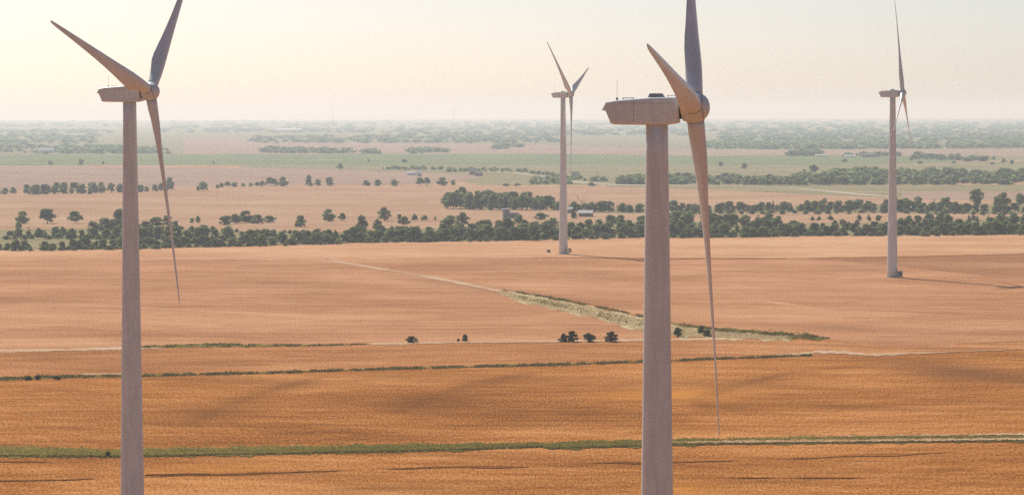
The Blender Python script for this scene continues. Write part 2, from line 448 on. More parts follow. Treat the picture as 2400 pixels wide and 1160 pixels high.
band('crop_field', PINK_FAR, [(430, 322, 361), (900, 334, 360), (1300, 341, 361), (1640, 352, 365), (2060, 351, 365), (2400, 350, 366), (2700, 350, 366)],
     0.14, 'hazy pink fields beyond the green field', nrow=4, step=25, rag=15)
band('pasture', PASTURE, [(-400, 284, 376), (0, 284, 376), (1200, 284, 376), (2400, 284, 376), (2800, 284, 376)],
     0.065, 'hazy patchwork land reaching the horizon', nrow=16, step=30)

band('pasture', PASTURE, [(-260, 540, 589), (0, 540, 587), (280, 535, 584), (480, 540, 579), (805, 545, 571), (1000, 535, 566), (1270, 530, 562), (1500, 520, 556), (1700, 520, 557), (1900, 524, 552), (2100, 520, 552), (2400, 512, 549), (2660, 510, 547)],
     0.11, 'olive rough ground under the near tree belt', nrow=5, step=12, rag=8)
band('pasture', PASTURE, [(1340, 492, 499), (1560, 490, 501), (1900, 482, 498), (2100, 480, 499), (2400, 480, 503), (2660, 480, 504)],
     0.12, 'olive rough ground under the back tree row', nrow=4, step=12, rag=8)
# ---- tracks, verges and waterways
band('dirt_track', RUT, [(1250, 604.2, 604.6), (1330, 604, 605.5), (1420, 604, 606.5), (1510, 606, 609), (1640, 605, 607.5), (1830, 605.8, 608), (1850, 606.8, 607.2)],
     0.12, 'thin dark field edge in front of the farthest turbine', 'track', 2, rag=1.5)
band('dirt_track', RUT, [(1850, 606.6, 607), (2100, 602.2, 603), (2400, 595.8, 596.7), (2660, 592.6, 593.4)],
     0.12, 'thin dark field edge behind the right tower', 'track', 2, rag=1.5)
band('sandy_track', SAND, [(748, 608.5, 610), (800, 613, 617), (900, 629, 634), (1060, 656, 662), (1180, 681, 688)],
     0.10, 'pale narrow track leading down to the dry waterway', 'track', 2, rag=2, ragx=6)
band('waterway', DRY, [(1170, 680, 688), (1200, 686, 701), (1300, 703, 727), (1400, 722, 746), (1500, 744, 776), (1600, 763, 791), (1680, 772, 793), (1760, 781, 796), (1850, 786, 797)],
     0.10, 'dry pale grassy waterway behind the nearest tower', 'waterway', 5, rag=10, ragx=10)
band('grass_verge', VERGE, [(1560, 756, 758), (1600, 760, 767), (1690, 771, 778), (1800, 777, 787), (1900, 784, 796), (1945, 792, 795)],
     0.13, 'dark green grass along the far side of the dry waterway', 'grass', 4, rag=8, ragx=10)
band('sandy_track', SAND, [(-200, 829, 833), (0, 820, 826), (150, 817, 823), (285, 814, 820), (400, 812, 815), (620, 810, 812)],
     0.11, 'pale sandy bank left of the left tower', 'track', 3, rag=2, ragx=7)
band('grass_verge', VERGE, [(290, 813, 816), (420, 808, 814), (500, 806, 814), (620, 808, 812.5), (760, 808, 810), (860, 807, 808)],
     0.13, 'green tussocky verge right of the left tower', 'grass', 3, rag=2, ragx=8)
band('sandy_track', SAND, [(870, 805, 809), (1000, 802, 806), (1200, 799, 803), (1400, 797, 801), (1560, 795, 798), (1700, 793, 796)],
     0.12, 'pale sandy line running below the small bushes', 'track', 2, rag=1.2, ragx=7)
band('grass_verge', VERGE, [(-200, 890, 896), (0, 886, 892), (100, 882, 887), (280, 880, 883), (600, 873, 876), (800, 867, 869), (1000, 861, 863), (1300, 853, 857), (1500, 847, 849), (1620, 842, 845), (1800, 836, 838), (1900, 832, 834)],
     0.12, 'narrow green hedge line across the wheat', 'grass', 3, rag=1.6, ragx=7)
band('sandy_track', SAND, [(190, 876, 879.5), (300, 874.5, 878)], 0.14, 'short pale sandy streak at the left tower on the hedge line', 'track', 2, rag=1)
band('sandy_track', SAND, [(1810, 832, 835), (1890, 827, 832), (1910, 822, 828), (1980, 823, 829), (2010, 828, 834), (2060, 829, 835), (2150, 827, 830), (2250, 824, 825.5), (2400, 818.5, 820), (2660, 812, 814)],
     0.14, 'pale sandy break in the hedge line on the right', 'track', 3, rag=2.5, ragx=5)
band('grass_verge', VERGE, [(-200, 1051, 1074), (0, 1047, 1069), (280, 1053, 1072), (600, 1047, 1066), (900, 1043, 1060), (1100, 1040, 1055), (1270, 1037, 1048), (1290, 1038, 1053), (1500, 1031, 1047), (1700, 1028, 1042), (1900, 1025, 1040), (2400, 1021, 1035), (2660, 1018, 1032)],
     0.12, 'broad green grass strip across the foreground', 'grass', 4, rag=2.6, ragx=11)
band('sandy_track', SAND, [(1560, 1036, 1038), (1700, 1033.5, 1038), (1900, 1031, 1037), (2400, 1027, 1032), (2660, 1024, 1029)],
     0.17, 'lower pale wheel track along the foreground grass strip', 'track', 2, rag=1.2, ragx=5)
band('sandy_track', SAND, [(1960, 1022, 1023.5), (2150, 1019.5, 1022.5), (2400, 1016, 1020), (2660, 1014, 1018)],
     0.17, 'upper pale wheel track along the foreground grass strip', 'track', 2, rag=1.2, ragx=5)
ruts = [([(-100, 1080, 1083), (60, 1081, 1083.5), (130, 1084, 1085)], 'short painted rut shade left of the left tower'),
        ([(-100, 1127, 1130), (150, 1123, 1126), (420, 1114, 1116), (600, 1108, 1111), (900, 1098, 1102), (1060, 1092, 1096), (1220, 1093, 1097), (1400, 1090, 1091.5)], 'long painted rut shade curving across the foreground wheat'),
        ([(1340, 1086, 1088), (1440, 1082, 1086), (1520, 1084, 1087), (1720, 1078, 1081), (1900, 1072, 1075), (2000, 1066, 1070), (2130, 1062, 1067), (2250, 1058, 1060)], 'painted rut shade right of the nearest tower in front of the grass strip'),
        ([(340, 1112, 1114), (440, 1110, 1112.5), (510, 1110, 1112)], 'short painted rut shade just right of the left tower'),
        ([(1590, 1119, 1121), (1800, 1119, 1121), (2050, 1119, 1121), (2250, 1117, 1118)], 'faint straight painted rut shade at the lower right'),
        ([(740, 886, 887), (640, 908, 911), (560, 932, 938), (470, 962, 975), (420, 985, 1000)], 'diagonal dark flattened streak in the wheat right of the left tower'),
        ([(1240, 875, 876), (1120, 892, 895), (1040, 920, 930), (960, 950, 962)], 'diagonal dark flattened streak in the middle of the wheat'),
        ([(1730, 950, 952), (1850, 935, 938), (1700, 905, 907), (1860, 872, 874)], 'curved dark flattened streak right of the nearest tower')]
for i, (pts, lab) in enumerate(ruts):  # flat dark strips: the shade inside wheel ruts, put into the colour
    if i in (5, 6, 7):
        continue
    pts2 = []
    for (x0, a0, b0), (x1, a1, b1) in zip(pts[:-1], pts[1:]):
        n_ = max(1, int((x1 - x0) / 22))
        for k in range(n_):
            t = k / n_; xx = x0 + (x1 - x0) * t; m_ = (a0 + b0) / 2 * (1 - t) + (a1 + b1) / 2 * t; hw = ((b0 - a0) * (1 - t) + (b1 - a1) * t) / 2
            hw *= 0.08 + max(0.0, 0.55 + 0.6 * math.sin(xx / 83.0 + i) + 0.35 * math.sin(xx / 31.0 + 2 * i))
            pts2.append((xx, m_ - hw, m_ + hw))
    pts2.append((pts[-1][0], (pts[-1][1] + pts[-1][2]) / 2 - .1, (pts[-1][1] + pts[-1][2]) / 2 + .1)); pts = pts2
    band('rut_shade', RUT, pts, 0.10 + 0.01 * i, lab, 'track', 2, rag=0.35, rag_seed=i + 3, ragx=16)

band('gravel_road', ROAD, [(1135, 400, 402.5), (1190, 402.5, 405), (1250, 410, 413)], 0.3, 'pale farm road bending past the distant farm', 'road', 2, step=10)
band('gravel_road', ROAD, [(1335, 424, 428), (1400, 429, 432), (1445, 433, 435.5), (1700, 436, 437.2), (1860, 441, 443), (1960, 449, 453), (2020, 455, 458.5), (2100, 461, 464)], 0.3, 'pale gravel road running to the right tower', 'road', 2, step=10)
band('gravel_road', ROAD, [(735, 374, 375), (800, 376.5, 377.6)], 0.4, 'short pale lane in the green field', 'road', 2, step=10)
band('gravel_road', ROAD, [(1900, 363.5, 364.3), (2060, 362, 362.8), (2300, 361, 361.7)], 0.5, 'pale lane by the far white sheds', 'road', 2, step=20)

# ------------------------------------------------------------------ wind turbines
HUB_H = 75.0; ROT_R = 38.5
OVER = 3.92; TILT = math.radians(4.2)


def blade_mesh():
    st = [(1.45, 1.85, 1.0, 30), (2.2, 1.85, 1.0, 30), (3.4, 2.0, 0.86, 28), (5.0, 2.5, 0.58, 24), (6.6, 2.95, 0.42, 20), (8.2, 3.05, 0.34, 17), (10.5, 2.85, 0.29, 13.5),
          (14, 2.45, 0.25, 10), (18, 2.05, 0.22, 7), (22, 1.72, 0.20, 5), (26, 1.42, 0.19, 3.4), (30, 1.14, 0.18, 2.2), (34, 0.88, 0.22, 1.2), (36.8, 0.66, 0.25, 0.7), (38.2, 0.46, 0.28, 0.4), (38.6, 0.2, 0.3, 0.2)]
    n = 16; vs = []; fs = []
    for r, c, th, tw in st:
        tw = math.radians(tw + 3.0)
        k = min(1.0, max(0.0, (r - 2.2) / 5.0)); k = k * k * (3 - 2 * k)
        bend = -1.0 * (r / ROT_R) ** 2
        for i in range(n):
            a = 2 * math.pi * i / n
            # circle at the root, aerofoil outboard; LE is at -X, 30 % of the chord ahead of the pitch axis
            x = 0.5 * math.cos(a); y = 0.5 * math.sin(a) * th
            xa = (0.5 + 0.5 * math.cos(a))                     # 0 = LE, 1 = TE
            ya = th * 1.25 * (1.4845 * math.sqrt(max(xa, 0)) - 0.63 * xa - 1.758 * xa ** 2 + 1.4215 * xa ** 3 - 0.518 * xa ** 4) * (1 if math.sin(a) >= 0 else -0.75)
            X = (1 - k) * x + k * (xa - 0.32); Y = (1 - k) * y + k * ya
            X *= c; Y *= c
            # twist turns the leading edge upwind (+Y)
            Xr = X * math.cos(tw) + Y * math.sin(tw); Yr = -X * math.sin(tw) + Y * math.cos(tw)
            vs.append((Xr, Yr + bend, r))
    for j in range(len(st) - 1):
        for i in range(n):
            i2 = (i + 1) % n
            fs.append((j * n + i, j * n + i2, (j + 1) * n + i2, (j + 1) * n + i))
    fs.append(tuple(reversed(range(n)))); fs.append(tuple((len(st) - 1) * n + i for i in range(n)))
    me = mesh('blade', vs, fs, WHITE_B, True)
    return me


def nacelle_mesh():
    # side outlines at several widths make a box with chamfered edges; x forward to the rotor, z about the hub axis
    out = [(-5.45, 0.62), (-5.95, -0.28), (-5.52, -0.36), (-5.35, -0.75), (-4.95, -1.74), (-4.6, -1.84), (-1.6, -1.9), (1.2, -1.9), (2.45, -1.68), (2.5, -0.3), (2.45, 1.12), (-0.5, 1.08), (-2.6, 0.92), (-4.4, 0.78)]
    ctr = (-1.5, -0.45)
    prof = [(-1.55, 0.82), (-1.5, 0.92), (-1.35, 0.98), (-1.05, 1.0), (1.05, 1.0), (1.35, 0.98), (1.5, 0.92), (1.55, 0.82)]
    vs = []; fs = []; n = len(out)
    for y, s in prof:
        for x, z in out:
            vs.append((ctr[0] + (x - ctr[0]) * (0.5 + 0.5 * s), y, ctr[1] + (z - ctr[1]) * s))
    for j in range(len(prof) - 1):
        for i in range(n):
            i2 = (i + 1) % n
            fs.append((j * n + i, j * n + i2, (j + 1) * n + i2, (j + 1) * n + i))
    fs.append(tuple(reversed(range(n)))); fs.append(tuple((len(prof) - 1) * n + i for i in range(n)))
    return mesh('nacelle', vs, fs, WHITE)


BLADE = blade_mesh(); NAC = nacelle_mesh()


def lathe_mesh(name, prof, mat, n=28, mtx=None, smooth=True, caps=True):
    b = MB(); b.lathe(prof, n, mtx, caps)
    return mesh(name, b.v, b.f, mat, smooth)


XROT = Matrix.Rotation(math.pi / 2, 4, 'Y')           # lathe axis Z -> X
HUBM = lathe_mesh('hub', [(1.30, -1.38), (1.42, -1.30), (1.52, -0.9), (1.60, -0.2), (1.58, 0.3), (1.45, 0.85), (1.18, 1.3), (0.75, 1.6), (0.3, 1.72), (0.02, 1.74)], WHITE, 32, XROT)
RINGM = lathe_mesh('shaft_gap', [(1.18, -1.72), (1.18, -1.3)], DARKGAP, 28, XROT)
BANDM = lathe_mesh('hub_band', [(1.45, -0.98), (1.60, -0.96), (1.64, -0.78), (1.62, -0.60), (1.5, -0.58)], WHITE, 32, XROT)
NOSEM = lathe_mesh('nose_seam', [(1.30, 0.98), (1.43, 0.99), (1.40, 1.05), (1.28, 1.06)], GREYM, 32, XROT)
COLM = lathe_mesh('blade_collar', [(1.10, 0.7), (1.12, 1.28), (1.06, 1.46)], WHITE, 24)
SEALM = lathe_mesh('blade_seal', [(0.99, 1.40), (0.99, 1.52)], DARKGAP, 24)
TH = HUB_H - 1.78


def tower_radius(z):
    return 2.15 + (1.16 - 2.15) * (z / TH)


def tower_mesh():
    prof = []
    for k in range(25):
        z = TH * k / 24
        prof.append((tower_radius(z), z))
    b = MB(); b.lathe(prof, 40)
    return mesh('tower', b.v, b.f, WHITE, True)


TOWERM = tower_mesh()
FLM = []
for zf in (23.5, 48.0):
    r = tower_radius(zf)
    FLM.append(lathe_mesh('flange', [(r + 0.005, zf - 0.12), (r + 0.018, zf - 0.10), (r + 0.018, zf + 0.10), (r + 0.005, zf + 0.14)], WHITE, 40, smooth=False))
_p = lathe_mesh('base_ring', [(3.0, -1.5), (3.0, 0.22), (2.8, 0.3), (2.2, 0.3)], CONC, 40, smooth=False)


def box_mesh(name, boxes, mat):
    b = MB()
    for c, d in boxes: b.box(c, d)
    return mesh(name, b.v, b.f, mat)


DOORM = box_mesh('door', [((0, -2.13, 2.5), (0.95, 0.14, 2.2))], GREYM)
STEPM = box_mesh('door_steps', [((0, -2.9, 1.2), (1.2, 1.2, 0.1)), ((0, -3.75, 0.9), (1.2, 0.5, 0.08)), ((0, -4.1, 0.55), (1.2, 0.4, 0.08)), ((-.56, -3.3, 0.6), (.06, .06, 1.2)), ((.56, -3.3, 0.6), (.06, .06, 1.2)), ((-.56, -2.9, 2.2), (.05, 1.2, .05)), ((.56, -2.9, 2.2), (.05, 1.2, .05)), ((-.56, -3.47, 1.7), (.05, .05, 1.0)), ((.56, -3.47, 1.7), (.05, .05, 1.0))], GREYM)
_b = MB(); _b.prism([(-0.95, 1.09), (0.85, 1.10), (0.55, 1.52), (-0.75, 1.52)], -0.6, 0.6); HATCHM = mesh('roof_hatch', _b.v, _b.f, DARKGAP if False else GREYM)
MASTM = box_mesh('antenna', [((-4.4, 0.5, 1.85), (0.03, 0.03, 2.2)), ((-4.4, 0.5, 0.95), (0.22, 0.22, 0.3))], GREYM)
RAILM = box_mesh('roof_rail', [((1.7, 0.4, 1.28), (1.3, 0.06, 0.06)), ((1.15, 0.4, 1.2), (0.06, 0.06, 0.2)), ((2.25, 0.4, 1.2), (0.06, 0.06, 0.2))], GREYM)
RAILM2 = box_mesh('roof_rail', [((-3.2, 0.6, 1.02), (1.3, 0.08, 0.08)), ((-3.75, 0.6, 0.95), (0.08, 0.08, 0.2)), ((-2.65, 0.6, 0.98), (0.08, 0.08, 0.2))], GREYM)
SEAMM = box_mesh('panel_seam', [((-1.0, -1.553, 0.45), (6.2, 0.012, 0.035)), ((-2.4, -1.553, -0.4), (0.03, 0.012, 2.2))], GREYM)


def turbine(hub_px, hub_py, Lpx, psi_deg, ang0, label):
    dist = FPX * ROT_R / Lpx
    d = ray(hub_px, hub_py); d = d * (dist / d.dot(F_))
    psi = math.radians(psi_deg)
    n_h = Vector((math.cos(psi), math.sin(psi), 0))
    hub = Vector((d.x, d.y, CAMZ + d.z))
    base = hub - n_h * OVER
    root = empty('wind_turbine', (base.x, base.y, hub.z - HUB_H), psi)
    tag(root, label, 'wind turbine', 'white wind turbines standing in the wheat')
    gz = Z(base.x, base.y)
    print('turbine', round(hub_px), 'base', [round(v, 1) for v in base], 'foot z', round(hub.z - HUB_H, 2), 'ground', round(gz, 2))
    tw = obj('tower', TOWERM, root)
    if True:
        # the tower's foot follows the ground: the root stands on it
        dz = gz - (hub.z - HUB_H)
        root.location.z = gz
        tw.scale.z = (HUB_H - dz) / HUB_H
    for m in FLM: obj('flange', m, tw)
    # door faces the camera's right-hand side
    dr = obj('door', DOORM, tw); dr.rotation_euler = (0, 0, math.radians(62))
    stp = obj('door_steps', STEPM, tw); stp.rotation_euler = (0, 0, math.radians(62))
    obj('base_ring', _p, root)
    hz = HUB_H - dz
    na = obj('nacelle', NAC, root, (0, 0, hz)); na.scale = (0.97, 0.97, 0.97)
    obj('roof_hatch', HATCHM, na); obj('antenna', MASTM, na); obj('roof_rail', RAILM, na); obj('roof_rail', RAILM2, na); obj('panel_seam', SEAMM, na)
    hub_l = Vector((OVER, 0, hz))
    tilt = Matrix.Rotation(-TILT, 4, 'Y')
    hb = obj('hub', HUBM, root); hb.matrix_local = Matrix.Translation(hub_l) @ tilt @ Matrix.Scale(0.95, 4)
    obj('shaft_gap', RINGM, hb); obj('hub_band', BANDM, hb); obj('nose_seam', NOSEM, hb)
    for k in range(3):
        a = math.radians(ang0 + 120 * k)
        er = Vector((0, math.sin(a), math.cos(a))); et = Vector((0, math.cos(a), -math.sin(a))); nn = Vector((1, 0, 0))
        mm = Matrix.Identity(4)
        for i in range(3):
            mm[i][0] = -et[i]; mm[i][1] = nn[i]; mm[i][2] = er[i]
        c = obj('blade_collar', COLM, hb); c.matrix_local = mm
        s_ = obj('blade_seal', SEALM, hb); s_.matrix_local = mm
        bl = obj('blade', BLADE, root); bl.matrix_local = Matrix.Translation(hub_l) @ tilt @ mm
    return root


T2 = turbine(1627, 252, 858, -7.7, -81.2, 'largest and nearest wind turbine, its near blade pointing at the viewer')
T1 = turbine(352, 215, 514, -16.9, -72.6, 'large wind turbine at the left with its tower foot out of frame')
T3 = turbine(1338, 221, 188, -18.0, -50.0, 'smallest, farthest wind turbine left of the nearest one, blades in a Y')
T4 = turbine(2115, 218, 222, -12.7, 7.0, 'slim wind turbine at the far right with one blade straight up')


def cabinet(px, py, w, d, h, mat, rz, label):
    p = G(px, py)
    root = empty('transformer_box', p, rz)
    tag(root, label, 'transformer box', 'transformer boxes beside the turbines')
    b = MB(); b.box((0, 0, 0.02), (w + 0.8, d + 0.8, 0.4)); b.build('concrete_pad', CONC, root)
    b = MB(); b.box((0, 0, 0.22 + h / 2), (w, d, h)); b.build('cabinet', mat, root)
    b = MB(); b.box((0, 0, 0.22 + h + 0.05), (w + 0.16, d + 0.16, 0.1)); b.build('lid', mat, root)
    for s in (-1, 1):
        b = MB(); b.box((s * w * 0.24, -d / 2 - 0.02, 0.22 + h * 0.5), (w * 0.44, 0.04, h * 0.86)); dd = b.build('cabinet_door', mat, root)
        b = MB(); b.box((s * w * 0.07, -d / 2 - 0.06, 0.22 + h * 0.55), (0.06, 0.05, 0.25)); b.build('handle', GREYM, dd)


cabinet(2109, 649, 1.5, 1.8, 2.1, GREENBOX, 0.3, 'dark transformer box at the foot of the right tower')
cabinet(1286, 592, 1.1, 1.1, 1.1, GREENBOX, 0.6, 'small dark transformer box left of the farthest tower')
cabinet(1335, 591, 1.3, 1.4, 1.7, WALLP, 0.2, 'brownish cabinet touching the foot of the farthest tower')

# ------------------------------------------------------------------ trees
def crown_mesh(name, seed, mat, kind='round', nq=900, q=0.06):
    r = np.random.default_rng(seed)
    lobes = []
    if kind == 'cone':
        for k in range(16):
            z = r.uniform(0.08, 0.92); rad = 0.46 * (1 - z) ** 0.8 + 0.03
            a = r.uniform(0, 6.28); d = rad * r.uniform(0.2, 0.62)
            lobes.append((d * math.cos(a), d * math.sin(a), z, max(0.08, rad * 0.6), max(0.09, 0.16 * (1.1 - z))))
    else:
        zlo, zhi = {'round': (0.11, 0.86), 'bush': (0.08, 0.82), 'tall': (0.30, 0.86), 'open': (0.38, 0.84)}[kind]
        nl = {'round': 36, 'bush': 40, 'tall': 13, 'open': 14}[kind]
        for k in range(nl):
            z = r.uniform(zlo, zhi)
            t = (z - zlo) / (zhi - zlo)
            rad = 0.38 * math.sqrt(max(0.03, 1 - (1.52 * (t - 0.36)) ** 2 if t > 0.36 else 1 - (0.9 * (0.36 - t)) ** 2))
            if kind == 'bush': rad = 0.40 * math.sqrt(max(0.02, 1 - t ** 2.2)) * r.uniform(0.8, 1.08)
            a = k * 2.4 + r.uniform(-.5, .5); d = rad * r.uniform(0.25, 1.0)
            s = r.uniform(0.07, 0.16) if kind != 'open' else r.uniform(0.11, 0.17)
            lobes.append((d * math.cos(a), d * math.sin(a), z, s, s * r.uniform(0.75, 1.0)))
    L = np.array(lobes)
    wgt = L[:, 3] ** 2; wgt /= wgt.sum()
    idx = r.choice(len(L), nq, p=wgt)
    dirs = r.normal(size=(nq, 3)); dirs /= np.linalg.norm(dirs, axis=1)[:, None]
    dirs[:, 2] = np.where((dirs[:, 2] < -0.3) & (r.random(nq) < 0.5), -dirs[:, 2], dirs[:, 2])
    rr = r.uniform(0.6, 1.1, nq)
    pos = L[idx, :3] + dirs * (rr[:, None] * np.stack([L[idx, 3], L[idx, 3], L[idx, 4]], 1))
    pos[:, 2] = np.maximum(pos[:, 2], 0.03)
    nrm = dirs * np.array([0.5, 0.5, 0.5]) + r.normal(size=(nq, 3)) * 0.7 + np.array([0, 0, 0.35]); nrm /= np.linalg.norm(nrm, axis=1)[:, None]
    ref = r.normal(size=(nq, 3)); u = np.cross(nrm, ref); u /= np.linalg.norm(u, axis=1)[:, None]; v = np.cross(nrm, u)
    s = q * r.uniform(0.55, 1.25, nq)[:, None]
    e = r.uniform(0.6, 1.0, nq)[:, None]
    V = np.stack([pos + u * s, pos + v * s * e, pos - u * s, pos - v * s * e], 1).reshape(-1, 3)
    Fc = np.arange(nq * 4).reshape(-1, 4)
    me = bpy.data.meshes.new(name)
    me.from_pydata(V.tolist(), [], Fc.tolist()); me.materials.append(mat); me.update()
    return me, V, nq


def trunk_mesh(name, seed, mat, top=0.62, spread=0.26, r0=0.032):
    r = random.Random(seed); b = MB()
    x, y = r.uniform(-.03, .03), r.uniform(-.03, .03)
    b.tube((0, 0, -0.03), (x, y, top * 0.5), r0, r0 * 0.75); b.tube((x, y, top * 0.5), (x * 1.6, y * 1.6, top), r0 * 0.75, r0 * 0.4)
    for k in range(5):
        a = k * 1.3 + r.uniform(-.4, .4); z = r.uniform(0.2, 0.42)
        b.tube((x * z, y * z, z), (spread * math.cos(a), spread * math.sin(a), z + r.uniform(.18, .32)), r0 * 0.5, r0 * 0.2, 5)
    return mesh(name, b.v, b.f, mat, True)


CROWNS = {
    'round': [crown_mesh('crown', 100 + i, LEAF, 'round', 3600, 0.036)[0] for i in range(6)],
    'olive': [crown_mesh('crown', 120 + i, LEAF_O, 'round', 3200, 0.036)[0] for i in range(4)],
    'bush': [crown_mesh('crown', 140 + i, LEAF, 'bush', 3600, 0.036)[0] for i in range(6)],
    'tall': [crown_mesh('crown', 160 + i, LEAF_O, 'open', 2000, 0.034)[0] for i in range(3)],
    'cone': [crown_mesh('crown', 180 + i, CEDAR, 'cone', 2400, 0.036)[0] for i in range(4)],
    'scrub': [crown_mesh('crown', 200 + i, SCRUB, 'bush', 3000, 0.036)[0] for i in range(5)],
}
CROWNS['shrub'] = [crown_mesh('crown', 220 + i, LEAF, 'bush', 1800, 0.05)[0] for i in range(4)]
CROWNS['pale'] = [crown_mesh('crown', 230 + i, LEAF_O, 'bush', 1800, 0.05)[0] for i in range(4)]
TRUNKS = [trunk_mesh('trunk', 300 + i, BARK) for i in range(4)]
CTRUNK = trunk_mesh('trunk', 320, BARK, 0.7, 0.1, 0.025)
LOOK = {'round': ('dark green broadleaf tree', 'tree', 'broadleaf_tree'), 'olive': ('greyish green broadleaf tree', 'tree', 'broadleaf_tree'), 'bush': ('low bushy tree', 'tree', 'bushy_tree'),
        'tall': ('tall open cottonwood', 'tree', 'tall_tree'), 'cone': ('small dark conical cedar', 'tree', 'cedar_tree'), 'scrub': ('dark rounded bush', 'bush', 'bush'), 'shrub': ('low shrub', 'bush', 'shrub'), 'pale': ('low pale shrub', 'bush', 'shrub')}
ORD = 'first second third fourth fifth sixth seventh eighth ninth tenth eleventh twelfth thirteenth fourteenth fifteenth sixteenth seventeenth eighteenth nineteenth twentieth'.split()
TENS = {2: 'twenty', 3: 'thirty', 4: 'forty', 5: 'fifty'}


def ordw(i):
    if i < 20: return ORD[i]
    t, u = divmod(i + 1, 10)
    if u == 0: return TENS[t][:-1] + 'ieth'
    return TENS[t] + '-' + ORD[u - 1]


def section(px):
    if px < 306: return 'left of the left tower'
    if px < 1323: return 'between left and farthest towers'
    if px < 1545: return 'between farthest and nearest towers'
    if px < 2094: return 'between nearest and right towers'
    return 'right of the right tower'


PENDING = {}


def tree(px, py, w, h, kind, row=None, label=None, group=None, metres=False):
    """w, h: crown width and height in photograph pixels."""
    p = G(px, py)
    k = 1.0 if metres else mpp(p)
    W, H = w * k * (1.42 if kind == 'scrub' else 1.12 if label else 1.3), h * k * (1.2 if kind == 'scrub' else 1.12)
    look, cat, name = LOOK[kind]
    root = empty(name, p, rng.uniform(0, 6.28))
    c = obj('crown', rng.choice(CROWNS[kind]), root); c.scale = (W * rng.uniform(.95, 1.05), W * rng.uniform(.9, 1.1), H)
    t = obj('trunk', CTRUNK if kind == 'cone' else rng.choice(TRUNKS), root)
    t.scale = (W * 0.8, W * 0.8, H)
    root['category'] = cat
    if label: root['label'] = label
    else: PENDING.setdefault((row, section(px)), []).append((px, root, look))
    if group: root['group'] = group
    return root


def line(row, group, pts, spacing, kinds, wr, jit=3.0, jy=1.5, skip=()):
    """A row of trees along base points (px, py, height px)."""
    for (x0, y0, h0), (x1, y1, h1) in zip(pts[:-1], pts[1:]):
        x = x0 + spacing * rng.uniform(.1, .5)
        while x < x1:
            t = (x - x0) / (x1 - x0)
            if not any(a <= x <= b for a, b in skip):
                kd = rng.choices([k for k, _ in kinds], [q for _, q in kinds])[0]
                h = (h0 + (h1 - h0) * t) * rng.uniform(.72, 1.2)
                w = h * rng.uniform(*wr) * (0.62 if kd == 'cone' else 1.0)
                tree(x + rng.uniform(-jit, jit), y0 + (y1 - y0) * t + rng.uniform(-jy, jy), w, h * (0.9 if kd == 'cone' else 1), kd, row, group=group)
            x += spacing * rng.uniform(.7, 1.35)


KB = [('bush', 5), ('round', 3), ('olive', 4), ('cone', 0.5)]
KR = [('round', 3), ('bush', 4), ('olive', 4), ('cone', 0.6)]
GA = 'trees along the front of the near belt'
line('front row', GA, [(-30, 586, 22), (85, 586, 22), (280, 583, 24), (345, 579, 20), (480, 578, 24), (805, 570, 24)], 21, KB, (1.0, 1.4), skip=((84, 94),))
line('front row', GA, [(820, 567, 30), (1000, 565, 28), (1270, 561, 30), (1300, 557, 24), (1500, 555, 24), (1700, 556, 28), (1900, 551, 24), (2100, 551, 24), (2360, 549, 28), (2430, 547, 28)], 21, KB, (1.0, 1.4), skip=((1703, 1730),))
GBk = 'trees inside the near belt'
line('second row', GBk, [(20, 557, 20), (205, 557, 26)], 20, [('bush', 3), ('round', 2), ('cone', 2)], (0.9, 1.3))
line('second row', GBk, [(205, 560, 34), (300, 562, 30), (345, 562, 28), (560, 562, 26), (800, 560, 20)], 24, KR, (0.9, 1.3))
line('second row', GBk, [(835, 556, 26), (1000, 552, 24), (1180, 552, 32), (1330, 548, 22), (1500, 545, 26), (1720, 544, 28), (1890, 542, 24)], 23, KR, (0.9, 1.3), skip=((860, 875),))
line('second row', GBk, [(1905, 541, 16), (2090, 540, 18), (2110, 540, 26), (2240, 540, 24), (2300, 538, 16), (2340, 536, 28), (2430, 534, 26)], 22, KR, (0.9, 1.3))
line('third row', GBk, [(205, 540, 30), (300, 540, 22), (345, 544, 22), (520, 548, 18)], 23, KR, (0.9, 1.3))
line('third row', GBk, [(1040, 540, 26), (1240, 540, 24)], 26, KR, (1.0, 1.3), skip=((1090, 1112),))
line('third row', GBk, [(1370, 535, 24), (1500, 530, 26), (1560, 528, 30), (1700, 532, 26), (1840, 528, 26)], 23, KR, (1.0, 1.3), skip=((1460, 1480), (1615, 1635)))
line('third row', GBk, [(1955, 530, 14), (2020, 530, 16)], 18, KR, (0.9, 1.2))
line('third row', GBk, [(2105, 527, 18), (2170, 527, 20), (2235, 527, 28)], 20, KR, (0.9, 1.2))
line('third row', GBk, [(2340, 524, 20), (2430, 522, 22)], 24, KR, (1.0, 1.2))
line('scattered cedars', 'cedars scattered behind the near belt', [(2010, 518, 18), (2070, 518, 17)], 17, [('cone', 3), ('round', 1)], (0.9, 1.1))
line('cedar row', 'cedars scattered behind the near belt', [(2260, 520, 16), (2335, 521, 18)], 24, [('cone', 2), ('round', 2)], (0.9, 1.1))
GS = 'low shrubs filling the near belt'
KS = [('shrub', 3), ('pale', 2)]
line('front shrub row', GS, [(-30, 588, 11), (85, 588, 11), (280, 585, 11), (480, 580, 11), (805, 572, 11)], 19, KS, (1.3, 2.0), skip=((84, 94),))
line('front shrub row', GS, [(820, 569, 12), (1000, 567, 12), (1270, 563, 12), (1500, 557, 12), (1700, 557, 12), (1900, 553, 12), (2100, 553, 12), (2360, 551, 12), (2430, 549, 12)], 19, KS, (1.3, 2.0), skip=((1703, 1722),))
line('inner shrub row', GS, [(10, 561, 10), (205, 561, 12), (345, 566, 12), (800, 566, 10)], 26, KS, (1.3, 2.0))
line('inner shrub row', GS, [(835, 561, 12), (1330, 552, 12), (1500, 549, 12), (1890, 546, 12), (2090, 546, 10), (2430, 541, 12)], 26, KS, (1.3, 2.0))
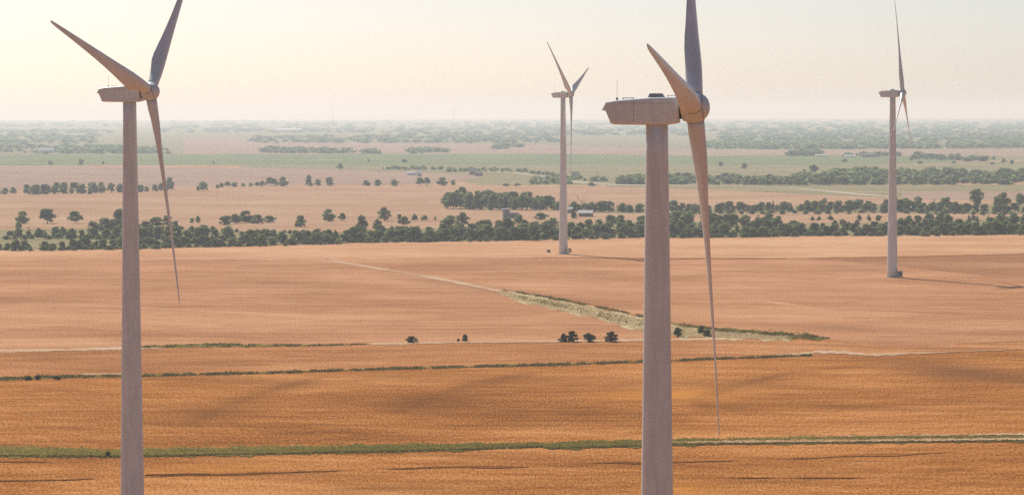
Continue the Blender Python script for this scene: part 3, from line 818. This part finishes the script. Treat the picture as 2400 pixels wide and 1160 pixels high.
line('upper shrub row', GS, [(420, 538, 7), (520, 545, 8), (700, 548, 8), (830, 552, 8)], 24, KS, (1.2, 1.8))
line('upper shrub row', GS, [(1575, 503, 9), (1800, 501, 9), (2090, 501, 9), (2250, 503, 9), (2430, 504, 9)], 24, KS, (1.2, 1.8))
GC = 'trees of the back tree row'
line('back row', GC, [(1342, 498, 20), (1400, 497, 22), (1510, 498, 26)], 22, KR, (1.0, 1.3))
line('back row', GC, [(1572, 500, 26), (1640, 499, 20), (1760, 497, 22), (1900, 496, 22), (2000, 496, 22), (2085, 496, 22), (2110, 497, 26), (2240, 499, 24), (2430, 500, 20)], 19, KR, (0.95, 1.25))
line('back row', GC, [(1880, 490, 22), (2000, 488, 20), (2090, 486, 18), (2110, 486, 22), (2240, 488, 22)], 30, KR, (0.9, 1.2))
# single trees that stand clear of the belts
for x, y, w, h, k, lab in [
    (52, 524, 34, 27, 'round', 'leftmost of three round trees standing in the tan field'),
    (111, 524, 50, 33, 'round', 'broad round tree, middle of three in the tan field'),
    (177, 524, 34, 27, 'round', 'round tree, rightmost of three left of the left tower'),
    (44, 534, 16, 16, 'bush', 'small bush just below the leftmost round tree'),
    (279, 524, 30, 36, 'round', 'upright tree touching the left edge of the left tower'),
    (366, 531, 40, 22, 'olive', 'bluish tree mound just right of the left tower'),
    (392, 529, 30, 24, 'olive', 'bluish tree beside the left turbine lower blade'),
    (450, 523, 14, 12, 'olive', 'small shrub, left one of a pair in the tan field'),
    (464, 523, 15, 17, 'olive', 'small pale tree, right one of a pair in the tan field'),
    (412, 536, 18, 18, 'olive', 'pale bush right beside the hanging blade tip'),
    (528, 528, 34, 22, 'olive', 'thin grey green tree at the left of the wide thicket'),
    (552, 524, 36, 22, 'olive', 'grey green tree filling the thicket left half'),
    (575, 522, 48, 26, 'round', 'darkest broad tree at the top of the wide thicket'),
    (603, 524, 36, 20, 'olive', 'grey green tree in the thicket right half'),
    (632, 522, 34, 16, 'olive', 'low tree at the right end of the wide thicket'),
    (704, 532, 30, 26, 'olive', 'single round tree right of the wide thicket'),
    (770, 519, 36, 27, 'round', 'round tree, larger one of a pair left of centre'),
    (802, 519, 22, 19, 'round', 'small round tree, right one of a pair left of centre'),
    (848, 536, 32, 30, 'round', 'boxy dark tree just behind the belt gap'),
    (901, 518, 38, 32, 'olive', 'broad open tree with pointed top left of the woodlot'),
    (885, 537, 26, 22, 'round', 'dark round tree below the broad open tree'),
    (936, 514, 14, 12, 'olive', 'small pale shrub left of a hedge fragment'),
    (947, 531, 28, 22, 'round', 'dark round tree below the small pale shrub'),
    (972, 517, 16, 15, 'round', 'left clump of the short hedge fragment'),
    (995, 517, 18, 12, 'round', 'right clump of the short hedge fragment'),
    (1020, 516, 8, 8, 'olive', 'tiny scrub plant right of the hedge fragment'),
    (1053, 533, 34, 26, 'round', 'dark round tree left of the double crowned tree'),
    (1083, 532, 38, 34, 'olive', 'tall double crowned tree left of the grey house'),
    (1217, 529, 28, 24, 'round', 'round tree right below the grey house'),
    (1268, 516, 36, 17, 'olive', 'greyish spreading tree left of the farthest tower'),
    (1256, 535, 26, 15, 'round', 'low dark bush under the greyish spreading tree'),
    (1294, 537, 36, 26, 'olive', 'pale grey green tree at the farthest tower'),
    (1345, 512, 14, 36, 'cone', 'slender dark tree right beside the farthest tower'),
    (1372, 493, 18, 18, 'round', 'round blue green tree under the dead branches'),
    (1904, 517, 14, 10, 'cone', 'left half of a lone cedar pair in the gap'),
    (1920, 517, 14, 11, 'cone', 'right half of a lone cedar pair in the gap'),
    (1946, 516, 18, 12, 'cone', 'squat cedar right of the lone cedar pair'),
    (2146, 515, 10, 11, 'cone', 'small pointed cedar right of the right tower'),
    (2208, 527, 34, 30, 'round', 'large dark tree crown rising from the belt at right'),
    (2180, 524, 32, 22, 'olive', 'lighter tree beside the large dark crown at right'),
    (2281, 518, 16, 13, 'round', 'small round tree in the gap right of the right tower'),
    (2290, 499, 40, 54, 'tall', 'tall open cottonwood with a flat top near the right edge'),
    (2345, 507, 46, 54, 'tall', 'tall ragged cottonwood, second from the right edge'),
    (2390, 482, 26, 30, 'round', 'round dark tree at the right edge above the back row'),
    (1932, 487, 16, 22, 'tall', 'thin tree with flat top in the back row'),
    (1812, 493, 10, 23, 'cone', 'pointed cedar rising from the back row')]:
    tree(x, y, w, h, k, label=lab, group='single trees around the near belt')

# woodlot: a block of trees with a straight front edge
GW = 'trees of the dense woodlot'
line('woodlot front', GW, [(1040, 489, 34), (1100, 491, 34), (1200, 492, 32), (1312, 493, 26)], 15, [('round', 5), ('bush', 2)], (0.75, 1.0))
line('woodlot middle', GW, [(1040, 484, 32), (1140, 485, 34), (1250, 486, 30), (1300, 488, 22)], 16, [('round', 5), ('olive', 1)], (0.75, 1.0))
line('woodlot back', GW, [(1050, 478, 32), (1180, 478, 28), (1275, 481, 20)], 16, [('round', 5), ('olive', 1)], (0.75, 1.0))

# middle distance rows
GM = 'trees of the far left tree row'
line('far row front', GM, [(-20, 455, 20), (52, 455, 20)], 17, KR, (0.9, 1.2))
line('far row front', GM, [(62, 455, 20), (190, 455, 20), (290, 451, 18), (330, 449, 15), (402, 446, 14)], 17, KR, (0.9, 1.2))
line('far row back', GM, [(80, 448, 16), (290, 444, 16)], 22, [('olive', 3), ('round', 3)], (1.0, 1.3))
line('far row front', GM, [(505, 441, 10), (610, 437, 12), (625, 437, 20), (682, 437, 18)], 16, [('olive', 3), ('round', 2)], (1.0, 1.3))
for x, y, w, h, k, lab in [
    (476, 447, 26, 22, 'round', 'single round tree in the far left tree row'),
    (464, 447, 12, 9, 'olive', 'small bush left of the single round far tree'),
    (398, 443, 22, 26, 'olive', 'ragged tree at the end of the far left row'),
    (724, 436, 20, 24, 'olive', 'upright tree starting the middle far row'),
    (745, 436, 20, 15, 'olive', 'low tree second in the middle far row'),
    (772, 436, 24, 21, 'olive', 'peaked tree third in the middle far row'),
    (858, 436, 22, 13, 'round', 'dark low tree in the middle far row'),
    (885, 436, 22, 14, 'olive', 'grey low tree in the middle far row'),
    (924, 436, 20, 16, 'olive', 'last small tree of the middle far row'),
    (984, 435, 24, 17, 'round', 'left one of two dark clumps below the white sheds'),
    (1000, 435, 22, 18, 'round', 'taller half of the dark clump below the white sheds'),
    (1036, 435, 28, 18, 'round', 'right dark clump below the white sheds'),
    (1062, 435, 12, 14, 'olive', 'small tree right of the dark clumps'),
    (1187, 437, 18, 7, 'round', 'left flat bush on the pasture edge'),
    (1212, 437, 20, 7, 'round', 'right flat bush on the pasture edge'),
    (1387, 436, 22, 8, 'round', 'flat dark bush on the road right of the farthest tower'),
    (797, 399, 20, 15, 'round', 'single dark tree at the lower edge of the green field'),
    (118, 388, 17, 10, 'round', 'leftmost small tree in the green field'),
    (190, 387, 14, 15, 'olive', 'upright small tree in the green field'),
    (242, 387, 8, 8, 'round', 'tiny tree in the green field left of left tower'),
    (501, 386, 7, 7, 'round', 'tiny lone tree in the green field right of left tower'),
    (947, 382, 17, 9, 'round', 'lone bushy tree in the middle of the green field'),
    (864, 379, 7, 6, 'round', 'tiny shrub in the middle of the green field'),
    (1689, 390, 14, 11, 'olive', 'left of two faint trees in the right pasture'),
    (1745, 396, 16, 14, 'olive', 'right of two faint trees in the right pasture'),
    (1907, 407, 30, 19, 'round', 'broad lone tree above the right tree belt'),
    (1885, 406, 10, 9, 'round', 'small shrub left of the broad lone tree'),
    (1980, 381, 16, 8, 'round', 'small bush under the far white shed'),
    (2136, 384, 10, 18, 'tall', 'narrow tree right beside the right tower'),
    (2156, 385, 14, 7, 'round', 'low bush right of the narrow tree'),
    (2236, 385, 12, 7, 'round', 'small bush in the far right pasture'),
    (2352, 384, 16, 12, 'round', 'left of two round bushes in the far right pasture'),
    (2371, 385, 12, 10, 'round', 'right of two round bushes in the far right pasture'),
    (2325, 386, 14, 6, 'olive', 'flat shrub left of two round far bushes')]:
    tree(x, y, w, h, k, label=lab, group='single trees in the middle distance')

# bushes on the wheat
for x, y, w, h, lab in [
    (965, 803, 24, 15, 'leftmost round bush on the pale line in the wheat'),
    (1074, 800, 6, 7, 'tiny bush left of the second small bush'),
    (1090, 800, 15, 15, 'small compact bush, second on the pale line'),
    (1321, 801, 20, 18, 'left half of the bush pair left of the nearest tower'),
    (1341, 801, 23, 25, 'taller right half of the bush pair'),
    (1381, 801, 26, 19, 'flat bush between the bush pair and the tall bush'),
    (1433, 801, 26, 24, 'tall bush nearest to the left side of the nearest tower'),
    (1588, 789, 18, 20, 'round bush just right of the nearest tower'),
    (1658, 789, 17, 16, 'dark bush touching the hanging blade of the nearest turbine'),
    (1644, 781, 18, 16, 'lighter bush behind the bush at the hanging blade'),
    (88, 889, 18, 9, 'dark bush on the hedge line at the left'),
    (66, 890, 20, 8, 'flat bush left of the dark bush on the hedge line'),
    (133, 889, 20, 7, 'brownish low bush on the hedge line left of the left tower'),
    (253, 1070, 12, 12, 'dark weed clump on the foreground grass strip')]:
    tree(x, y, w, h, 'scrub', label=lab, group='bushes growing on the field lines')

# labels for the trees in rows, counted from the left in each stretch
for (row, sec), lst in PENDING.items():
    lst.sort(key=lambda t: t[0])
    for i, (px, root, look) in enumerate(lst):
        root['label'] = '%s, %s from left in %s %s' % (look, ordw(i), row, sec)

# a dead tree behind the farthest tower
p = G(1366, 494)
dt = empty('dead_tree', p); tag(dt, 'bare dead branches rising behind the farthest tower', 'tree')
b = MB(); b.tube((0, 0, -.3), (-0.6, 0, 6.5), 0.35, 0.22); b.build('trunk', DEADB, dt)
for q0, q1 in (((-.5, 0, 5.5), (-4.2, .5, 10.5)), ((-.6, 0, 6.4), (1.2, -.5, 11.5)), ((-2.4, .2, 8.0), (-5.0, 0, 9.2)), ((-.4, 0, 5), (3.0, .4, 8.6)), ((-3.2, .3, 9.2), (-3.6, .3, 12.0))):
    b = MB(); b.tube(q0, q1, 0.16, 0.05, 6); b.build('branch', DEADB, dt)

# far woods: nobody could count these
_, CV, CQ = crown_mesh('far_crown_source', 900, LEAF, 'round', 70, 0.17)
_, CV2, _ = crown_mesh('far_crown_source', 901, LEAF, 'bush', 70, 0.17)


def woods(name, label, polys, mat):
    V = []; n = 0
    for pts, count, hm in polys:
        for _ in range(count):
            x = rng.uniform(pts[0][0], pts[-1][0])
            for (x0, a0, b0), (x1, a1, b1) in zip(pts[:-1], pts[1:]):
                if x0 <= x <= x1:
                    t = (x - x0) / (x1 - x0 + 1e-6); a = a0 + (a1 - a0) * t; bq = b0 + (b1 - b0) * t
                    break
            p = G(x, rng.uniform(a, bq))
            far_ = min(1.0, max(0.0, (p.y - 4000.0) / 6000.0))
            h = hm * (0.85 - 0.2 * far_) * rng.uniform(.5, 1.2); w = h * rng.uniform(1.1, 2.2) * (1 + 1.6 * far_)
            src = CV if rng.random() < .5 else CV2
            an = rng.uniform(0, 6.28); ca, sa = math.cos(an), math.sin(an)
            q = np.empty_like(src)
            q[:, 0] = (src[:, 0] * ca - src[:, 1] * sa) * w + p.x; q[:, 1] = (src[:, 0] * sa + src[:, 1] * ca) * w + p.y; q[:, 2] = src[:, 2] * h + p.z - 0.15 * h * 0.3
            V.append(q); n += 1
    V = np.concatenate(V)
    Fc = np.arange(len(V)).reshape(-1, 4)
    me = bpy.data.meshes.new(name); me.from_pydata(V.tolist(), [], Fc.tolist()); me.materials.append(mat); me.update()
    o = obj(name, me); tag(o, label, 'woods', kind='stuff')
    return o


woods('far_wood', 'bluish tree belt behind the gravel road on the right', [
    ([(1452, 425, 433), (1600, 418, 433), (1740, 422, 434), (1850, 424, 434)], 170, 9.0),
    ([(1850, 424, 434), (1950, 412, 434), (2090, 410, 434), (2300, 410, 434), (2460, 408, 433)], 330, 10.5),
    ([(1945, 425, 430), (1985, 425, 430)], 12, 17.0), ([(2000, 405, 410), (2075, 405, 410)], 22, 10.0)], LEAF)
woods('far_wood', 'thin tree line along the farm road in the middle', [
    ([(1050, 400, 404), (1130, 398, 402), (1240, 402, 406), (1310, 412, 420), (1340, 420, 428)], 75, 5.5),
    ([(1250, 424, 433), (1335, 424, 433)], 40, 7.0), ([(895, 396, 399), (965, 396, 399), (1035, 397, 399)], 34, 6.0),
    ([(1345, 418, 424), (1420, 424, 428)], 22, 6.0)], LEAF)
woods('far_wood', 'broken tree rows in front of the far right woods', [
    ([(1836, 364, 366), (1855, 363, 366)], 6, 8), ([(1856, 360, 366), (1920, 360, 366)], 45, 11), ([(1975, 364, 368), (1995, 364, 368)], 8, 8),
    ([(2005, 364, 368), (2110, 364, 368)], 22, 9), ([(2140, 367, 374), (2190, 368, 374)], 22, 10), ([(2195, 370, 376), (2250, 371, 377)], 22, 10), ([(2252, 374, 379), (2330, 375, 379)], 22, 9)], LEAF)
woods('far_wood', 'hazy blue woods in bands toward the horizon', [
    ([(1652, 338, 350), (1760, 338, 350), (2080, 340, 350), (2200, 340, 349)], 420, 13), ([(2215, 338, 348), (2480, 334, 347)], 220, 13),
    ([(1690, 310, 335), (2480, 308, 335)], 420, 15),
    ([(1640, 296, 310), (2480, 294, 308)], 220, 18),
    ([(-60, 340, 362), (130, 340, 362), (400, 352, 362)], 190, 10), ([(130, 350, 361), (300, 348, 361)], 70, 12),
    ([(-60, 315, 340), (240, 318, 336)], 120, 13), ([(-60, 305, 312), (260, 306, 312)], 90, 14),
    ([(612, 353, 360), (730, 354, 360), (790, 352, 361), (820, 356, 360)], 80, 12), ([(850, 357, 361), (890, 357, 361)], 16, 11), ([(955, 354, 361), (1050, 352, 359)], 60, 10),
    ([(590, 322, 336), (1320, 318, 336)], 260, 13), ([(900, 300, 318), (1640, 298, 318)], 260, 16), ([(380, 300, 312), (900, 300, 312)], 120, 15),
    ([(1145, 345, 350), (1190, 345, 350)], 10, 11), ([(1205, 342, 348), (1226, 342, 348)], 6, 14), ([(-80, 285, 298), (2480, 284, 297)], 520, 20)], LEAF)

# ------------------------------------------------------------------ farm buildings
def shed(px, py, w, d, h, rise, rz, wall, roof, label, cat='shed', name='farm_shed', win=0, door=True):
    p = G(px, py)
    root = empty(name, p, rz); tag(root, label, cat)
    b = MB(); b.prism([(-w / 2, -0.6), (w / 2, -0.6), (w / 2, h), (0, h + rise - 0.05), (-w / 2, h)] if False else [(-d / 2, -0.6), (d / 2, -0.6), (d / 2, h), (0, h + rise), (-d / 2, h)], -w / 2, w / 2)
    for v in b.v: v.x, v.y = -v.y, v.x
    b.build('wall', wall, root)
    o = 0.45; sl = rise / (d / 2)
    for s in (-1, 1):
        b = MB()
        y0, y1 = s * (d / 2 + o), 0.0
        za, zb = h - o * sl + 0.05, h + rise + 0.05
        vs = [(-w / 2 - o, y0, za), (w / 2 + o, y0, za), (w / 2 + o, y1, zb), (-w / 2 - o, y1, zb)]
        vs += [(x, y, z + 0.14) for x, y, z in vs]
        fs = [(3, 2, 1, 0), (4, 5, 6, 7), (0, 1, 5, 4), (1, 2, 6, 5), (2, 3, 7, 6), (3, 0, 4, 7)]
        b.add(vs, fs if s < 0 else [tuple(reversed(f)) for f in fs])
        b.build('roof', roof, root)
    if door:
        b = MB(); b.box((w * 0.18, -d / 2 - 0.03, 1.1), (1.1, 0.08, 2.2)); b.build('door', GREYM, root)
    for k in range(win):
        x = -w / 2 + w * (k + 0.6) / (win + 0.6)
        b = MB(); b.box((x, -d / 2 - 0.03, h * 0.58), (1.2, 0.08, 1.2)); wv = b.build('window', ROOFW, root)
        b = MB(); b.box((x, -d / 2 - 0.085, h * 0.58), (0.95, 0.03, 0.95)); b.build('pane', GLASS, wv)
    return root


# the grey house in front of the woodlot: a tall block with a lower wing
p = G(1196, 511)
hs = empty('farm_house', p, 0.12); tag(hs, 'small grey house with pale roofs in front of the woodlot', 'house')
k = mpp(p)
b = MB(); b.box((-2.8, 0, 2.6), (4.2, 5.0, 6.4)); b.build('wall', WALLG, hs)
b = MB(); b.prism([(-5.4, 5.75), (0.3, 5.95), (0.3, 6.2), (-5.4, 6.0)], -3.0, 3.0); b.build('roof', ROOFW, hs)
b = MB(); b.box((2.35, 0, 1.4), (6.1, 4.4, 4.0)); b.build('wing_wall', WALLG, hs)
b = MB(); b.prism([(-0.68, 3.4), (5.8, 3.25), (5.8, 3.5), (-0.68, 3.75)], -2.7, 2.7); b.build('wing_roof', ROOFW, hs)
b = MB(); b.box((1.2, -2.23, 0.9), (1.0, 0.08, 2.1)); b.build('door', GREYM, hs)
for x, z, yy in ((-3.6, 4.3, -2.53), (-1.8, 4.3, -2.53), (-3.6, 1.6, -2.53), (3.2, 1.7, -2.23), (4.5, 1.7, -2.23)):
    b = MB(); b.box((x, yy, z), (0.9, 0.08, 1.1)); wv = b.build('window', ROOFW, hs)
    b = MB(); b.box((x, yy - 0.055, z), (0.7, 0.03, 0.9)); b.build('pane', GLASS, wv)
shed(1373, 508, 9, 6, 2.6, 1.5, -0.15, WALLP, ROOFW, 'low farmhouse with white roof right of the farthest tower', 'house', 'farm_house', 3)
shed(1337, 500, 4.5, 5, 3.0, 1.2, 0.1, WALLG, ROOFW, 'small white roofed shed touching the farthest tower', win=1)
shed(967, 411, 13, 7, 2.4, 1.6, 0.05, ROOFW, ROOFW, 'long white shed, left one of the pair in the pink field')
shed(981, 414, 5, 6, 4.2, 1.8, 0.4, ROOFW, ROOFW, 'bright white barn right of the long white shed')
shed(1107, 410, 7, 7, 4.5, 2.2, 0.2, WALLP, ROOFG, 'greyish farmhouse on the bend of the pale road', 'house', 'farm_house', 2)
shed(1122, 413, 8, 6, 3.0, 1.8, -0.1, WALLP, ROOFG, 'lower annex right of the greyish farmhouse')
shed(1273, 423, 5, 6, 3.2, 1.6, 0.1, ROOFW, ROOFW, 'small white house among trees left of the farthest tower', 'house', 'farm_house', 1)
shed(1290, 425, 12, 6, 2.6, 1.4, 0.05, ROOFW, ROOFG, 'long pale house among trees left of the farthest tower', 'house', 'farm_house', 3)
shed(1348, 418, 8, 7, 5.0, 2.0, 0.1, WALLG, ROOFG, 'grey farm building just right of the farthest tower blade tip', 'house', 'farm_house', 2)
shed(1925, 367, 19, 9, 1.9, 1.2, 0.02, ROOFW, ROOFW, 'long white far shed at the right end of a dark copse')
shed(1992, 369, 16, 9, 2.0, 1.4, 0.02, ROOFW, ROOFW, 'white far shed beside the right tower')
shed(108, 359, 26, 14, 5, 4, 0.3, ROOFW, ROOFW, 'white far barn left of the left tower')
shed(676, 310, 90, 30, 8, 5, 0.0, ROOFW, ROOFW, 'large white far hall near the horizon')
shed(2035, 369, 20, 10, 3.5, 2.5, 0.02, WALLP, ROOFG, 'pinkish far barn left of the right tower')


def mast(px, py, h, w, label):
    p = G(px, py)
    r = empty('radio_mast', p); tag(r, label, 'mast', 'radio masts on the horizon')
    for k in range(3):
        a = k * 2.094
        b = MB(); b.tube((w * math.cos(a), w * math.sin(a), -1), (w * .6 * math.cos(a), w * .6 * math.sin(a), h), w * .35, w * .25, 5); b.build('leg', GREYM, r)
    b = MB()
    for i in range(12):
        z = h * (i + .5) / 12; b.lathe([(w * 1.0, z - .4), (w * 1.0, z + .4)], 6, Matrix.Translation((0, 0, 0)))
    b.build('brace_ring', GREYM, r)
    b = MB(); b.tube((0, 0, h - 1), (0, 0, h * 1.08), w * .2, w * .08, 5); b.build('antenna', GREYM, r)


mast(780, 296, 100, 1.4, 'thin radio mast on the horizon right of the left tower')
mast(1062, 296, 85, 1.2, 'thin radio mast on the horizon left of the farthest turbine')
p = G(1401, 432); pl = empty('utility_pole', p); tag(pl, 'slim utility pole by the gravel road right of the farthest tower', 'pole')
b = MB(); b.tube((0, 0, -.5), (0, 0, 11.5), .17, .12); b.build('post', BARK, pl)
b = MB(); b.box((0, 0, 10.6), (2.4, .14, .16)); b.build('crossarm', BARK, pl)

# ------------------------------------------------------------------ grasses
def tufts(name, label, mat, pts, count, hm, wm, seed, density_noise=False, fringe=False):
    r = np.random.default_rng(seed); V = []
    X0, X1 = pts[0][0], pts[-1][0]
    for _ in range(count):
        x = r.uniform(X0, X1)
        for (x0, a0, b0), (x1, a1, b1) in zip(pts[:-1], pts[1:]):
            if x0 <= x <= x1:
                t = (x - x0) / (x1 - x0 + 1e-6); a = a0 + (a1 - a0) * t; bq = b0 + (b1 - b0) * t
                break
        if density_noise and math.sin(x * .05 + 1.3 * math.sin(x * .017)) + math.sin(x * .13) < r.uniform(-1.4, 1.0): continue
        e = r.normal(0, 0.27) if fringe else r.uniform(-.5, .5)
        p = G(x, (a + bq) / 2 + e * (bq - a))
        for k in range(5):
            an = r.uniform(0, 6.28); h = hm * r.uniform(.4, 1.25); w = wm * r.uniform(.5, 1.2)
            ln = r.uniform(.1, .6) * h; ox, oy = r.normal(0, wm * .8, 2)
            c_, s_ = math.cos(an), math.sin(an)
            bx, by, bz = p.x + ox, p.y + oy, p.z
            V += [(bx - s_ * w / 2, by + c_ * w / 2, bz - .05), (bx + s_ * w / 2, by - c_ * w / 2, bz - .05),
                  (bx + s_ * w * .35 + c_ * ln, by - c_ * w * .35 + s_ * ln, bz + h * .8), (bx + c_ * ln * 1.4 - s_ * w * .2, by + s_ * ln * 1.4 + c_ * w * .2, bz + h)]
    Fc = np.arange(len(V)).reshape(-1, 4).tolist()
    o = obj(name, mesh(name, V, Fc, mat)); return tag(o, label, 'grass', kind='stuff')


NEAR = [(-120, 1048, 1072), (0, 1046, 1070), (280, 1052, 1072), (600, 1046, 1066), (900, 1042, 1060), (1100, 1039, 1055), (1270, 1037, 1048), (1290, 1037, 1053), (1500, 1030, 1047), (1700, 1027, 1042), (1900, 1023, 1040), (2400, 1019, 1035), (2520, 1018, 1034)]
tufts('grass', 'tall green grass on the broad foreground strip', GRASS, [(x, a, b + (0 if x < 1500 else -4)) for x, a, b in NEAR], 6000, 0.26, 0.3, 1, fringe=True)
tufts('grass', 'grass fringe painted dark as shade at the front of the foreground strip', WEED, [(x, b - 2.2, b) for x, a, b in NEAR], 1700, 0.36, 0.4, 2)  # darker weed colour stands in for the strip's shaded near face
HL = [(-120, 889, 893), (0, 886, 891), (100, 882, 887), (280, 880, 884), (600, 873, 877), (800, 867, 870), (1000, 861, 864), (1300, 853, 857), (1500, 847, 850), (1620, 842, 845), (1800, 836, 838), (1900, 832, 835)]
tufts('grass', 'dark weeds along the narrow hedge line', WEED, HL, 3600, 0.5, 0.5, 3, True, True)
tufts('grass', 'tussocks on the verge right of the left tower', WEED, [(290, 812, 817), (420, 808, 815), (500, 805, 814), (620, 808, 813), (760, 808, 811), (860, 807, 808)], 700, 0.4, 0.5, 4, True)
tufts('grass', 'dark grass along the far side of the waterway', WEED, [(1180, 679, 681), (1300, 698, 703), (1400, 717, 721), (1500, 739, 743), (1600, 760, 766), (1690, 772, 778), (1800, 778, 787), (1900, 784, 796), (1940, 793, 795)], 1500, 0.4, 0.6, 5, True, True)
tufts('dry_grass', 'pale dry grass tufts in the waterway', STRAW, [(1170, 682, 688), (1200, 688, 700), (1300, 705, 726), (1400, 724, 745), (1500, 746, 775), (1600, 765, 790), (1680, 774, 792), (1760, 784, 795), (1850, 788, 796)], 5500, 0.26, 0.6, 6)
tufts('grass', 'green weed patches inside the waterway', WEED, [(1200, 690, 698), (1300, 710, 718), (1400, 730, 742), (1500, 752, 768), (1600, 775, 785)], 420, 0.45, 0.6, 7, True)

# ------------------------------------------------------------------ haze
HZ = 31200.0
hb = MB(); z0, z1 = -18.0, 132.0
hb.box((0, 0, (z0 + z1) / 2), (2 * HZ, 2 * HZ, z1 - z0))
hm, nt, out = new_mat('hazy summer air')
pv = N(nt, 'ShaderNodeVolumePrincipled')
pv.inputs['Color'].default_value = (0.76, 0.90, 1.0, 1)
pv.inputs['Absorption Color'].default_value = (1, 1, 1, 1)
pv.inputs['Density'].default_value = 0.000084
pv.inputs['Anisotropy'].default_value = 0.3
nt.links.new(pv.outputs[0], out.inputs['Volume'])
haze = hb.build('haze', hm); tag(haze, 'pale dry haze lying over the fields', 'haze', kind='stuff')
print('objects', len(bpy.data.objects))
